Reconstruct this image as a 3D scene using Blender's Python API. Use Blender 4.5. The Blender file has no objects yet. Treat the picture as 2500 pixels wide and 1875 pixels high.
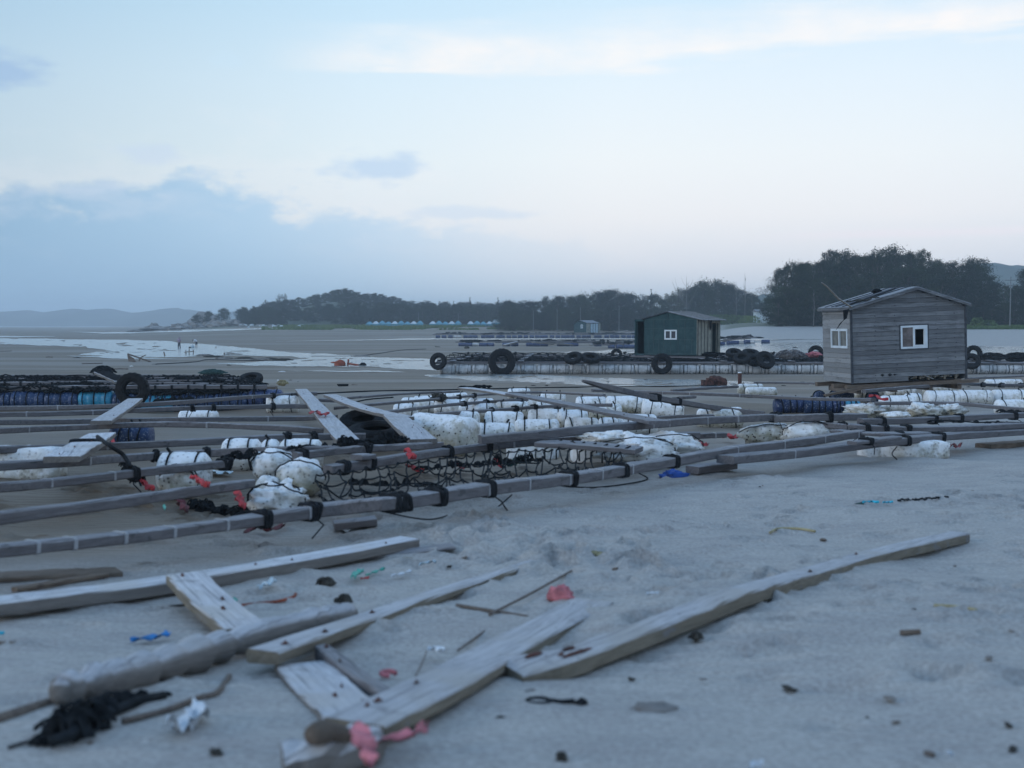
import bpy, math, random
import numpy as np
from mathutils import Vector, Matrix, noise
random.seed(7); np.random.seed(7)
S = bpy.context.scene
C = bpy.context.scene.collection
F = 2850.0                      # focal length in pixels of the 2500 px wide photograph
CZ = 1.45                       # camera height above the sand under it
TH = math.atan((937.5-792)/F)   # looking slightly down

# ------------------------------------------------------------------ camera
cam = bpy.data.cameras.new('camera'); co = bpy.data.objects.new('camera', cam); C.objects.link(co)
cam.sensor_width = 36; cam.lens = 36*F/2500
co.location = (0, 0, CZ); co.rotation_euler = (math.pi/2-TH, 0, 0)
cam.clip_start = 0.1; cam.clip_end = 12000
cam.dof.use_dof = True; cam.dof.focus_distance = 38; cam.dof.aperture_fstop = 2.1
S.camera = co

# ------------------------------------------------------------------ world
W = bpy.data.worlds.new('World'); S.world = W; W.use_nodes = True
nt = W.node_tree; nt.nodes.clear()
def N(t, **k):
    n = nt.nodes.new(t)
    for a, b in k.items(): setattr(n, a, b)
    return n
def L(a, b): nt.links.new(a, b)
def M_(op, a, b=None, c=None, clamp=False):
    n = N('ShaderNodeMath', operation=op); n.use_clamp = clamp
    for i, v in enumerate((a, b, c)):
        if v is None: continue
        if isinstance(v, (int, float)): n.inputs[i].default_value = v
        else: L(v, n.inputs[i])
    return n.outputs[0]
def sstep(v, a, b):
    n = N('ShaderNodeMapRange', interpolation_type='SMOOTHSTEP')
    L(v, n.inputs[0]); n.inputs[1].default_value = a; n.inputs[2].default_value = b
    return n.outputs[0]
def ramp(v, stops, lo, hi):
    m = N('ShaderNodeMapRange'); L(v, m.inputs[0]); m.inputs[1].default_value = lo; m.inputs[2].default_value = hi
    r = N('ShaderNodeValToRGB'); L(m.outputs[0], r.inputs[0]); e = r.color_ramp.elements
    for i, (p, c) in enumerate(stops):
        q = (p-lo)/(hi-lo)
        el = e[i] if i < 2 else e.new(q)
        el.position = q
        el.color = (c, c, c, 1) if isinstance(c, (int, float)) else (*c, 1)
    return r.outputs[0]
def mixc(f, a, b, bt='MIX'):
    n = N('ShaderNodeMix', data_type='RGBA', blend_type=bt)
    for i, v in ((0, f), (6, a), (7, b)):
        if isinstance(v, (int, float)): n.inputs[i].default_value = v
        elif isinstance(v, tuple): n.inputs[i].default_value = (*v, 1)
        else: L(v, n.inputs[i])
    return n.outputs[2]
tc = N('ShaderNodeTexCoord'); nrm = N('ShaderNodeVectorMath', operation='NORMALIZE'); L(tc.outputs['Generated'], nrm.inputs[0])
sx = N('ShaderNodeSeparateXYZ'); L(nrm.outputs[0], sx.inputs[0])
az = M_('ARCTAN2', sx.outputs[0], sx.outputs[1]); el = M_('ARCSINE', sx.outputs[2])
def cloudnoise(sa, se, off=0.0, detail=6, rough=0.55):
    cb = N('ShaderNodeCombineXYZ'); L(M_('MULTIPLY', az, sa), cb.inputs[0]); L(M_('MULTIPLY', el, se), cb.inputs[1]); cb.inputs[2].default_value = off
    n = N('ShaderNodeTexNoise'); L(cb.outputs[0], n.inputs['Vector']); n.inputs['Scale'].default_value = 1
    n.inputs['Detail'].default_value = detail; n.inputs['Roughness'].default_value = rough
    return M_('SUBTRACT', n.outputs[0], 0.5)
sky = N('ShaderNodeTexSky', sky_type='NISHITA'); sky.sun_disc = False
SUN_EL, SUN_AZ = math.radians(16), math.radians(-112)
sky.sun_elevation = SUN_EL; sky.sun_rotation = SUN_AZ; sky.air_density = 1.0; sky.dust_density = 3.0
skys = N('ShaderNodeVectorMath', operation='SCALE'); L(sky.outputs[0], skys.inputs[0]); skys.inputs[3].default_value = 0.06
veil = ramp(el, [(-0.05, (.60, .68, .76)), (0.0, (.68, .735, .80)), (.05, (.78, .79, .82)), (.09, (.84, .83, .825)), (.14, (.80, .835, .84)),
                 (.20, (.70, .79, .85)), (.27, (.55, .71, .83)), (.5, (.395, .58, .825)), (1.5, (.355, .54, .825))], -0.05, 1.5)
lr = ramp(az, [(-1.2, (.50, .64, .76)), (-.45, (.58, .69, .77)), (-.30, (.72, .81, .86)), (-.12, (.88, .94, .97)), (.08, (1, 1, 1)), (.32, (.99, .99, 1)), (.5, (.93, .95, .98)), (1.5, (.8, .85, .92))], -1.2, 1.5)
col = mixc(1.0, veil, lr, 'MULTIPLY')
n4 = cloudnoise(13, 26, 5.0, 9, .58); n1 = cloudnoise(9, 20, 0.0); n2 = cloudnoise(26, 60, 3.1); n3 = cloudnoise(5, 46, 7.7)
# warm streaks high on the right
warmc = (.93, .855, .80)
st = M_('ADD', M_('MULTIPLY', n3, 0.10), M_('MULTIPLY', n2, 0.012))
d1 = M_('SUBTRACT', M_('ADD', el, M_('MULTIPLY', st, .55)), M_('ADD', 0.212, M_('MULTIPLY', az, 0.03)))
s1 = M_('MULTIPLY', M_('MULTIPLY', sstep(d1, -.006, 0.007), sstep(d1, .048, .004)), M_('MULTIPLY', sstep(az, -0.22, -0.10), M_('ADD', .60, M_('ADD', n1, M_('MULTIPLY', n4, 1.6)))))
col = mixc(M_('MULTIPLY', s1, 0.85, clamp=True), col, warmc)
d2 = M_('ABSOLUTE', M_('SUBTRACT', M_('ADD', el, M_('MULTIPLY', n3, .03)), 0.272))
s2 = M_('MULTIPLY', sstep(d2, 0.010, 0.0), sstep(az, 0.15, 0.25))
col = mixc(M_('MULTIPLY', s2, 0.6), col, warmc)
d3 = M_('ABSOLUTE', M_('SUBTRACT', M_('ADD', el, M_('MULTIPLY', n3, .02)), 0.074))
s3 = M_('MULTIPLY', sstep(d3, 0.006, 0.0), sstep(az, 0.18, 0.30))
col = mixc(M_('MULTIPLY', s3, 0.4), col, (.90, .80, .84))
# dark bank low on the left
top = ramp(az, [(-1.0, .13), (-.45, .112), (-.36, .110), (-.31, .112), (-.272, .127), (-.22, .119), (-.15, .108), (-.10, .100), (-.05, .088), (.04, .075), (.14, .05), (1.0, .03)], -1.0, 1.0)
edge = M_('SUBTRACT', M_('ADD', top, M_('ADD', M_('MULTIPLY', n1, .05), M_('MULTIPLY', n4, .15))), el)
bmask = M_('MULTIPLY', sstep(edge, -0.004, 0.022), ramp(az, [(-1.0, 1.0), (-.3, 1.0), (-.12, .9), (-.02, .5), (.08, .25), (.18, 0.0), (1, 0.0)], -1.0, 1.0))
bcol = ramp(az, [(-1.0, (.15, .29, .50)), (-.44, (.24, .40, .56)), (-.22, (.40, .57, .73)), (-.10, (.52, .66, .79)), (.1, (.66, .75, .83))], -1.0, .1)
lit = M_('MULTIPLY', sstep(M_('ADD', n4, M_('MULTIPLY', n2, .5)), -.02, .22), sstep(edge, .075, .0))
bcol = mixc(M_('MULTIPLY', lit, .55), bcol, (.72, .74, .80))
col = mixc(M_('MULTIPLY', sstep(edge, -.045, .0), .14), col, (.90, .84, .82))
col = mixc(bmask, col, bcol)
low = M_('MULTIPLY', sstep(el, .085, .02), ramp(az, [(-1, .5), (-.35, .42), (-.2, .25), (0, 0.0)], -1, 0.0))
col = mixc(low, col, (.26, .42, .60))
def puff(a0, e0, ra, re, c, op):
    global col
    p = M_('POWER', M_('DIVIDE', M_('SUBTRACT', az, a0), ra), 2.0)
    q = M_('POWER', M_('DIVIDE', M_('SUBTRACT', el, e0), re), 2.0)
    r = M_('ADD', M_('SQRT', M_('ADD', p, q)), M_('ADD', M_('MULTIPLY', n1, 1.2), M_('MULTIPLY', n2, 1.8)))
    col = mixc(M_('MULTIPLY', sstep(r, 1.15, 0.45), op), col, c)
puff(-.113, .131, .044, .015, (.46, .60, .77), .75)
puff(-.04, .094, .06, .007, (.56, .67, .80), .5)
puff(-.30, .138, .03, .008, (.52, .62, .76), .5)
puff(-.425, .194, .050, .014, (.30, .44, .64), .8)
puff(-.235, .215, .014, .008, (.52, .68, .80), .35)
fin = mixc(0.93, skys.outputs[0], col)
bg = N('ShaderNodeBackground'); L(fin, bg.inputs[0]); bg.inputs[1].default_value = 1.06
wo = N('ShaderNodeOutputWorld'); L(bg.outputs[0], wo.inputs[0])

# ------------------------------------------------------------------ sun (already down behind cloud: weak and very soft)
sl = bpy.data.lights.new('sun', 'SUN'); sl.energy = 0.75; sl.angle = math.radians(25); sl.color = (.95, .97, 1)
so = bpy.data.objects.new('sun', sl); C.objects.link(so)
dv = Vector((math.sin(SUN_AZ)*math.cos(SUN_EL), math.cos(SUN_AZ)*math.cos(SUN_EL), math.sin(SUN_EL)))
so.rotation_euler = dv.to_track_quat('Z', 'Y').to_euler(); so.location = dv*50
S.view_settings.view_transform = 'Standard'; S.view_settings.look = 'None'; S.view_settings.gamma = 1; S.view_settings.exposure = 0.32
S.cycles.use_denoising = True; S.cycles.volume_bounces = 2; S.cycles.max_bounces = 6; S.cycles.volume_max_steps = 64

# ------------------------------------------------------------------ terrain function
KY = [-60, 0, 4, 6, 10, 16, 25, 34, 68, 90, 130, 170, 3000, 9000]
KZ = [-1.45, -1.45, -1.47, -1.55, -1.74, -1.92, -2.15, -2.30, -2.90, -3.2, -3.45, -3.5, -3.5, -3.5]
MY = [-60, 170, 200, 235, 268, 330, 400, 430, 3000, 9000]; MZ = [0, 0, .05, .25, .45, 1.45, 2.7, 3.0, 3.3, 3.3]
RY = [-60, 108, 122, 140, 165, 200, 240, 300, 3000, 9000]; RZ = [0, 0, .45, 1.1, 1.9, 3.1, 3.7, 4.0, 5, 5]
def smooth(v, a, b):
    t = np.clip((v-a)/(b-a), 0, 1); return t*t*(3-2*t)
def vn(x, y, seed=0):
    x = np.asarray(x, float); y = np.asarray(y, float)
    xi = np.floor(x); yi = np.floor(y); fx = x-xi; fy = y-yi; fx = fx*fx*(3-2*fx); fy = fy*fy*(3-2*fy)
    def h(a, b):
        v = np.sin(a*127.1+b*311.7+seed*74.7)*43758.5453; return v-np.floor(v)
    return (h(xi, yi)*(1-fx)+h(xi+1, yi)*fx)*(1-fy)+(h(xi, yi+1)*(1-fx)+h(xi+1, yi+1)*fx)*fy
def gz(x, y):
    x = np.asarray(x, float); y = np.asarray(y, float)
    px = 1250+F*x/np.maximum(y, 2.0)
    z = np.interp(y, KY, KZ)
    wm = smooth(px, 250, 640); wr = smooth(px, 1560, 1850)
    z = z + wm*(1-wr)*np.interp(y, MY, MZ) + wr*np.interp(y, RY, RZ)
    # wooded headland
    hill = smooth(y, 440, 520)*(1-smooth(y, 640, 900))
    hp = np.interp(px, [560, 620, 700, 780, 840, 950, 1010, 1100, 1250], [0, 3, 6.5, 9.5, 11, 8.5, 5, 2, 0])
    z = z + hill*hp
    f = 1-smooth(y, 30, 60)
    z = z + f*(0.028*np.sin(x*1.3+y*.7+1)+0.022*np.sin(x*.6-y*1.1)+0.012*np.sin(x*2.9+y*1.7)+.02*np.sin(y*2.1+.8*np.sin(x*.9)))
    return z + CZ
def at_many(px, py, h=0.0):
    px = np.atleast_1d(np.asarray(px, float)); py = np.atleast_1d(np.asarray(py, float)); h = np.broadcast_to(h, px.shape)
    cx = (px-1250)/F; cy = (937.5-py)/F
    dx = cx; dy = math.cos(TH)+math.sin(TH)*cy; dz = -math.sin(TH)+math.cos(TH)*cy
    out = np.zeros((len(px), 3)); ts = np.geomspace(2.0, 2800, 700)
    for a in range(0, len(px), 4000):
        s = slice(a, a+4000); X = dx[s, None]*ts; Y = dy[s, None]*ts; Z = CZ+dz[s, None]*ts
        g = Z-gz(X, Y)-h[s, None]
        neg = g < 0; idx = np.where(neg.any(1), neg.argmax(1), len(ts)-1); idx = np.maximum(idx, 1)
        r = np.arange(len(idx)); lo = ts[idx-1]; hi = ts[idx]
        for _ in range(14):
            m = (lo+hi)/2; gm = CZ+dz[s]*m-gz(dx[s]*m, dy[s]*m)-h[s]
            lo = np.where(gm > 0, m, lo); hi = np.where(gm > 0, hi, m)
        t = (lo+hi)/2
        out[s, 0] = dx[s]*t; out[s, 1] = dy[s]*t; out[s, 2] = CZ+dz[s]*t
    return out
def at(px, py, h=0.0): return Vector(at_many([px], [py], h)[0])
def ppm(p): return F/p.y          # pixels (2500 wide) per metre at that point
def gpt(x, y, h=0.0): return Vector((x, y, float(gz(x, y))+h))
def col_at(px, Y, h=0.0): return gpt((px-1250)/F*Y, Y, h)

# ------------------------------------------------------------------ materials
MAT = {}
def mat(name, fn):
    m = bpy.data.materials.new(name); m.use_nodes = True; t = m.node_tree; t.nodes.clear()
    o = t.nodes.new('ShaderNodeOutputMaterial'); b = t.nodes.new('ShaderNodeBsdfPrincipled'); t.links.new(b.outputs[0], o.inputs[0])
    fn(t, b); MAT[name] = m; return m
class T:
    def __init__(s, t, b): s.t, s.b = t, b
    def n(s, ty, **k):
        n = s.t.nodes.new(ty)
        for a, v in k.items(): setattr(n, a, v)
        return n
    def l(s, a, b): s.t.links.new(a, b)
    def coord(s, kind='Object', scale=(1, 1, 1)):
        c = s.n('ShaderNodeTexCoord'); m = s.n('ShaderNodeMapping'); m.inputs['Scale'].default_value = scale
        s.l(c.outputs[kind], m.inputs[0]); return m.outputs[0]
    def pos(s, scale=(1, 1, 1)):
        c = s.n('ShaderNodeNewGeometry'); m = s.n('ShaderNodeMapping'); m.inputs['Scale'].default_value = scale
        s.l(c.outputs['Position'], m.inputs[0]); return m.outputs[0]
    def noise(s, v, scale, detail=4, rough=.55):
        n = s.n('ShaderNodeTexNoise'); s.l(v, n.inputs['Vector']); n.inputs['Scale'].default_value = scale
        n.inputs['Detail'].default_value = detail; n.inputs['Roughness'].default_value = rough; return n.outputs[0]
    def voro(s, v, scale):
        n = s.n('ShaderNodeTexVoronoi'); s.l(v, n.inputs['Vector']); n.inputs['Scale'].default_value = scale; return n.outputs['Distance']
    def map(s, v, a, b, c=0., d=1.):
        n = s.n('ShaderNodeMapRange', interpolation_type='SMOOTHSTEP'); s.l(v, n.inputs[0])
        for i, q in enumerate((a, b, c, d)): n.inputs[i+1].default_value = q
        return n.outputs[0]
    def mix(s, f, a, b, bt='MIX'):
        n = s.n('ShaderNodeMix', data_type='RGBA', blend_type=bt)
        for i, v in ((0, f), (6, a), (7, b)):
            if isinstance(v, (int, float)): n.inputs[i].default_value = v
            elif isinstance(v, tuple): n.inputs[i].default_value = (*v, 1)
            else: s.l(v, n.inputs[i])
        return n.outputs[2]
    def m(s, op, a, b):
        n = s.n('ShaderNodeMath', operation=op)
        for i, v in enumerate((a, b)):
            if isinstance(v, (int, float)): n.inputs[i].default_value = v
            else: s.l(v, n.inputs[i])
        return n.outputs[0]
    def rnd(s): return s.n('ShaderNodeObjectInfo').outputs['Random']
    def bump(s, h, dist=.01, st=1.0, prev=None):
        n = s.n('ShaderNodeBump'); s.l(h, n.inputs['Height']); n.inputs['Distance'].default_value = dist; n.inputs['Strength'].default_value = st
        if prev: s.l(prev, n.inputs['Normal'])
        return n.outputs[0]
    def fin(s, color, rough, normal=None, spec=None):
        if isinstance(color, tuple): s.b.inputs['Base Color'].default_value = (*color, 1)
        else: s.l(color, s.b.inputs['Base Color'])
        if isinstance(rough, (int, float)): s.b.inputs['Roughness'].default_value = rough
        else: s.l(rough, s.b.inputs['Roughness'])
        if normal: s.l(normal, s.b.inputs['Normal'])
        if spec is not None: s.b.inputs['Specular IOR Level'].default_value = spec

def m_sand(t, b):
    s = T(t, b); p = s.pos()
    sp = s.n('ShaderNodeSeparateXYZ'); s.l(p, sp.inputs[0]); Y = sp.outputs[1]; X = sp.outputs[0]
    big = s.noise(s.pos((.35, .9, 1)), .5, 5); mid = s.noise(s.pos((1, 2.2, 1)), 1.6, 5); fine = s.noise(p, 40, 4, .7)
    far = s.noise(s.pos((.012, .09, 1)), 1, 4)
    wet = s.map(s.m('ADD', s.m('SUBTRACT', Y, s.m('MULTIPLY', s.m('MINIMUM', X, 12.), 1.6)), s.m('MULTIPLY', s.m('SUBTRACT', big, .5), 6)), 9.0, 16.0)
    dryc = s.mix(s.map(fine, .3, .75), (.325, .305, .28), (.495, .472, .44))
    dryc = s.mix(s.map(mid, .35, .7), dryc, s.mix(1., dryc, (.84, .84, .86), 'MULTIPLY'))
    wetc = s.mix(s.map(big, .35, .65), (.112, .082, .054), (.165, .126, .090))
    wetc = s.mix(s.map(fine, .3, .8, 0, .5), wetc, (.21, .165, .122))
    # bands of dry pale and wet brown flats further out
    wetc = s.mix(s.map(far, .50, .60, 0, .85), wetc, (.225, .195, .165))
    c = s.mix(wet, dryc, wetc)
    # dry bank under the trees on the right
    ux = s.m('DIVIDE', X, s.m('MAXIMUM', Y, 1.))
    bank = s.m('MULTIPLY', s.map(ux, .11, .18), s.map(Y, 124, 136))
    c = s.mix(bank, c, s.mix(s.map(mid, .4, .7), (.37, .35, .325), (.30, .28, .255)))
    # scrubby land behind the beach
    land = s.m('MULTIPLY', s.map(s.m('ADD', Y, s.m('MULTIPLY', far, 40)), 405, 430), s.map(ux, -.30, -.24))
    c = s.mix(land, c, (.07, .085, .05))
    land2 = s.m('MULTIPLY', s.map(s.m('ADD', Y, s.m('MULTIPLY', big, 12)), 206, 214), s.map(ux, .17, .19))
    c = s.mix(land2, c, (.06, .08, .045))
    r = s.map(wet, 0, 1, .95, .62)
    rip = s.n('ShaderNodeTexWave'); rip.bands_direction = 'Y'; s.l(s.pos((.25, 1, 1)), rip.inputs['Vector']); rip.inputs['Scale'].default_value = 2.2
    rip.inputs['Distortion'].default_value = 7; rip.inputs['Detail'].default_value = 3; rip.inputs['Detail Scale'].default_value = 1.2
    n = s.bump(s.noise(s.pos((1, 1.6, 1)), 5, 5, .55), .012, .6)
    n = s.bump(rip.outputs[1], .020, .5, n); n = s.bump(fine, .004, .5, n)
    s.fin(c, r, n, .35)
mat('sand', m_sand)
def m_water(t, b):
    s = T(t, b)
    n = s.bump(s.noise(s.pos((.8, 2.6, 1)), 1.1, 5, .6), .16, .7)
    n = s.bump(s.noise(s.pos((1, 3, 1)), 5, 3), .012, .5, n)
    s.fin((.20, .23, .24), .16, n, 1.0)
mat('water', m_water)
def m_sea(t, b):
    s = T(t, b); s.fin((.12, .17, .2), .3, s.bump(s.noise(s.pos((.05, .1, 1)), 1, 4), .5, .5))
mat('sea', m_sea)
def wood(c0, c1, c2, streak=1.0, spots=0.0, dust=None, board=0):
    def f(t, b):
        s = T(t, b); v = s.coord('Object', (1.2, 14, 14)); w = s.coord('Object', (1, 1, 1))
        g = s.noise(v, 2.2, 8, .68); k = s.noise(w, 2.0, 3); r = s.rnd()
        g2 = s.noise(s.coord('Object', (.5, 60, 60)), 1.5, 3, .5)
        c = s.mix(s.map(g, .33, .66), c0, c1)
        c = s.mix(s.map(g2, .52, .72, 0, .55), c, tuple(x*.5 for x in c0))
        c = s.mix(s.map(k, .45, .72, 0, .7), c, c2)
        dk = s.map(s.noise(w, 9, 4), .60, .74, 0, .55)
        c = s.mix(dk, c, tuple(x*.45 for x in c0))
        if spots: c = s.mix(s.map(s.voro(w, 11), spots, spots*.5), c, (.07, .06, .05))
        c = s.mix(s.map(r, 0, 1, 0, .32), c, (.12, .12, .125))
        if board:
            sp = s.n('ShaderNodeSeparateXYZ'); s.l(w, sp.inputs[0]); wn = s.n('ShaderNodeTexWhiteNoise', noise_dimensions='1D'); s.l(s.m('FLOOR', s.m('DIVIDE', sp.outputs[2], board), 0), wn.inputs['W'])
            c = s.mix(s.map(wn.outputs['Value'], .15, 1, 0, .6), c, tuple(x*.52 for x in c0))
            bl = s.map(s.noise(s.coord('Object', (.9, 1, 5)), 1.6, 4), .52, .68, 0, .6); c = s.mix(bl, c, tuple(x*.55 for x in c0))
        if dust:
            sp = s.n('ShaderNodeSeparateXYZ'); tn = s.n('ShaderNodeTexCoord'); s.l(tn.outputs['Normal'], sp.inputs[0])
            side = s.map(sp.outputs[2], .75, .35); c = s.mix(side, c, s.mix(s.map(g, .3, .7), dust, tuple(x*1.55 for x in dust)))  # side faces mixed to their own darker colour by normal, tops stay paler
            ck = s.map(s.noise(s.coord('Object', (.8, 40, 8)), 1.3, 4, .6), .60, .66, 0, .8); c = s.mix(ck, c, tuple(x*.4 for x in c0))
        n = s.bump(g, .012, .9); n = s.bump(g2, .005, .9, n)
        s.fin(c, .82, n, .3)
    return f
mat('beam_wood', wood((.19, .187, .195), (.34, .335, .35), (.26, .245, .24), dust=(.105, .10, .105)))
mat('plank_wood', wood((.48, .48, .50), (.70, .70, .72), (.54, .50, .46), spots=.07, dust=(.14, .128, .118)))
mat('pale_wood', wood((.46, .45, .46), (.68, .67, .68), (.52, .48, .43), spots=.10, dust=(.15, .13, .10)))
mat('brown_wood', wood((.12, .085, .065), (.22, .17, .13), (.10, .08, .06)))
mat('hut_wood', wood((.15, .155, .165), (.27, .28, .295), (.29, .295, .30), board=.133))
mat('hut_wood_pale', wood((.26, .265, .27), (.40, .41, .42), (.34, .34, .34), board=.1425))
def flat(c, r=.6, var=.25, sc=6, spec=.5, metal=0):
    def f(t, b):
        s = T(t, b); k = s.noise(s.coord(), sc, 5)
        cc = s.mix(s.map(k, .35, .65), tuple(x*(1-var) for x in c), tuple(min(1, x*(1+var)) for x in c))
        s.fin(cc, r, s.bump(k, .01, .4), spec); b.inputs['Metallic'].default_value = metal
    return f
mat('rope', flat((.014, .016, .019), .85, .4, 20, .2))
mat('net', flat((.014, .017, .020), .9, .4, 15, .15))
mat('green_net', flat((.018, .06, .055), .8, .4, 15))
mat('tape', flat((.28, .285, .30), .4, .15, 9))
mat('rubber', flat((.012, .013, .015), .8, .35, 9, .2))
def m_foam(barn, dirt, thr):
    def f(t, b):
        s = T(t, b); p = s.coord(); g = s.n('ShaderNodeNewGeometry')
        sn = s.n('ShaderNodeSeparateXYZ'); s.l(p, sn.inputs[0]); up = sn.outputs[2]
        lowm = s.map(s.m('ADD', up, s.m('MULTIPLY', s.m('SUBTRACT', s.noise(p, 5, 4), .5), .45)), thr+.12, thr-.12)
        k = s.noise(p, 7, 6, .65)
        c = s.mix(s.map(k, .4, .7), (.90, .91, .92), (.76, .76, .73)); c = s.mix(s.map(s.noise(p, 3.1, 5, .6), .54, .66, 0, dirt), c, (.48, .46, .40))
        c = s.mix(s.m('MULTIPLY', lowm, dirt), c, s.mix(s.map(k, .35, .6), (.30, .28, .20), (.50, .48, .42)))
        sp = s.map(s.m('ADD', s.voro(p, 17), s.m('MULTIPLY', s.noise(p, 8, 3), -.25)), .14, .07)
        sp2 = s.m('MULTIPLY', sp, s.map(lowm, 0, 1, barn*.25, barn))
        c = s.mix(sp2, c, (.05, .045, .04))
        s.fin(c, .7, s.bump(s.noise(p, 22, 6, .7), .02, .7, s.bump(s.m('ADD', k, sp), .03, .8)), .3)
    return f
mat('foam', m_foam(.9, .6, -.03))
mat('foam_fouled', m_foam(1., .95, .10))
mat('foam_dirty', m_foam(.9, 1., .05))
def m_farfoam(t, b):
    s = T(t, b); p = s.pos(); k = s.noise(p, 3, 4); o = s.coord(); sn = s.n('ShaderNodeSeparateXYZ'); s.l(o, sn.inputs[0])
    lowm = s.map(s.m('ADD', sn.outputs[2], s.m('MULTIPLY', s.m('SUBTRACT', k, .5), .3)), .04, -.12)
    c = s.mix(s.map(k, .35, .65), (.40, .41, .41), (.58, .59, .60))
    sp = s.map(s.noise(p, 16, 3, .7), .50, .58)
    c = s.mix(s.m('MULTIPLY', sp, s.map(lowm, 0, 1, .12, .85)), c, (.04, .045, .045)); s.fin(c, .8)
mat('barnacled_foam', m_farfoam)
def m_drum(c):
    def f(t, b):
        s = T(t, b); p = s.coord(); k = s.noise(p, 5, 5)
        cc = s.mix(s.map(k, .3, .7), tuple(x*.6 for x in c), c)
        cc = s.mix(s.map(s.noise(p, 28, 4, .75), .57, .66, 0, .8), cc, (.45, .48, .52))
        s.fin(cc, .5, s.bump(k, .01, .5), .5)
    return f
mat('blue_plastic', m_drum((.016, .046, .13))); mat('cyan_plastic', m_drum((.03, .30, .48)))
mat('dark_blue_plastic', m_drum((.02, .045, .14)))
mat('red_cloth', flat((.42, .03, .035), .8, .3, 10)); mat('pink_cloth', flat((.50, .16, .18), .8, .35, 9)); mat('dark_red', flat((.10, .015, .02), .8, .4, 8))
mat('blue_cloth', flat((.01, .20, .50), .6, .3)); mat('deep_blue_cloth', flat((.01, .07, .33), .6, .3)); mat('green_plastic', flat((.01, .32, .24), .5, .2))
mat('turquoise_cloth', flat((.02, .38, .50), .6, .3)); mat('white_plastic', flat((.62, .66, .70), .5, .12)); mat('clear_plastic', flat((.40, .50, .55), .25, .2))
mat('straw', flat((.30, .26, .15), .9, .3)); mat('weed', flat((.045, .042, .035), .95, .5, 20)); mat('rust', flat((.075, .028, .02), .85, .5, 12))
mat('orange_rust', flat((.26, .060, .03), .8, .3, 5)); mat('bark', flat((.06, .05, .042), .95, .4, 4)); mat('pale_bark', flat((.11, .105, .10), .9, .3, 4))
def m_felt(t, b):
    s = T(t, b); k = s.noise(s.coord(), 2.5, 5); g = s.noise(s.coord('Object', (30, 30, 3)), 1, 3)
    c = s.mix(s.map(k, .35, .65), (.022, .055, .062), (.034, .076, .082)); s.fin(c, .85, s.bump(s.m('ADD', k, g), .02, .5), .3)
mat('green_felt', m_felt)
mat('cream_board', flat((.24, .24, .20), .8, .18, 3)); mat('dark_interior', flat((.008, .009, .011), .95, .2)); mat('seam', flat((.05, .085, .09), .8, .2)); mat('seam_dark', flat((.02, .03, .034), .8, .2))
mat('window_frame', flat((.62, .68, .72), .4, .08, 3)); mat('curtain_glass', flat((.17, .17, .155), .15, .25, 3)); mat('dark_glass', flat((.05, .05, .06), .1, .2, 3)); mat('rosy_glass', flat((.13, .11, .11), .2, .35, 4))
def m_roof(t, b):
    s = T(t, b); k = s.noise(s.coord('Object', (2, 1, 1)), 3, 5); s.fin(s.mix(s.map(k, .35, .65), (.13, .145, .165), (.22, .24, .27)), .5, s.bump(k, .01, .5), .5)
mat('roof_sheet', m_roof); mat('roof_dark', flat((.045, .05, .06), .8, .3))
def m_leaf(c0, c1):
    def f(t, b):
        s = T(t, b); k = s.noise(s.coord(), .55, 3); r = s.rnd(); q = s.noise(s.coord(), 3.2, 3)
        c = s.mix(s.map(k, .35, .65), c0, c1); c = s.mix(s.map(q, .5, .7, 0, .5), c, tuple(x*.55 for x in c0))
        c = s.mix(s.map(r, 0, 1, 0, .65), c, (c1[0]*1.5, c1[1]*1.25, c1[2]*1.0)); c = s.mix(s.map(s.m('FRACT', s.m('MULTIPLY', r, 7.31), 0), 0, 1, 0, .6), c, tuple(x*.55 for x in c0)); s.fin(c, .95, None, .05)
    return f
mat('leaves', m_leaf((.014, .026, .016), (.030, .048, .027))); mat('leaves_pale', m_leaf((.05, .065, .04), (.08, .095, .055)))
mat('grass_blades', m_leaf((.07, .12, .045), (.11, .17, .07)))
mat('rock', flat((.20, .19, .18), .9, .35, .6)); mat('tent_blue', flat((.07, .27, .36), .6, .12, .5)); mat('tent_white', flat((.50, .57, .60), .6, .08, .5))
mat('far_hill', flat((.05, .065, .05), .95, .3, .02)); mat('concrete', flat((.17, .175, .18), .85, .2)); mat('skin', flat((.25, .16, .12), .6, .1)); mat('shirt_white', flat((.55, .57, .60), .8, .1))
mat('shirt_mauve', flat((.34, .26, .33), .8, .2)); mat('trousers', flat((.03, .035, .05), .8, .2)); mat('hair', flat((.01, .01, .012), .7, .2)); mat('sack', flat((.13, .125, .13), .95, .4, 9))

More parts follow.
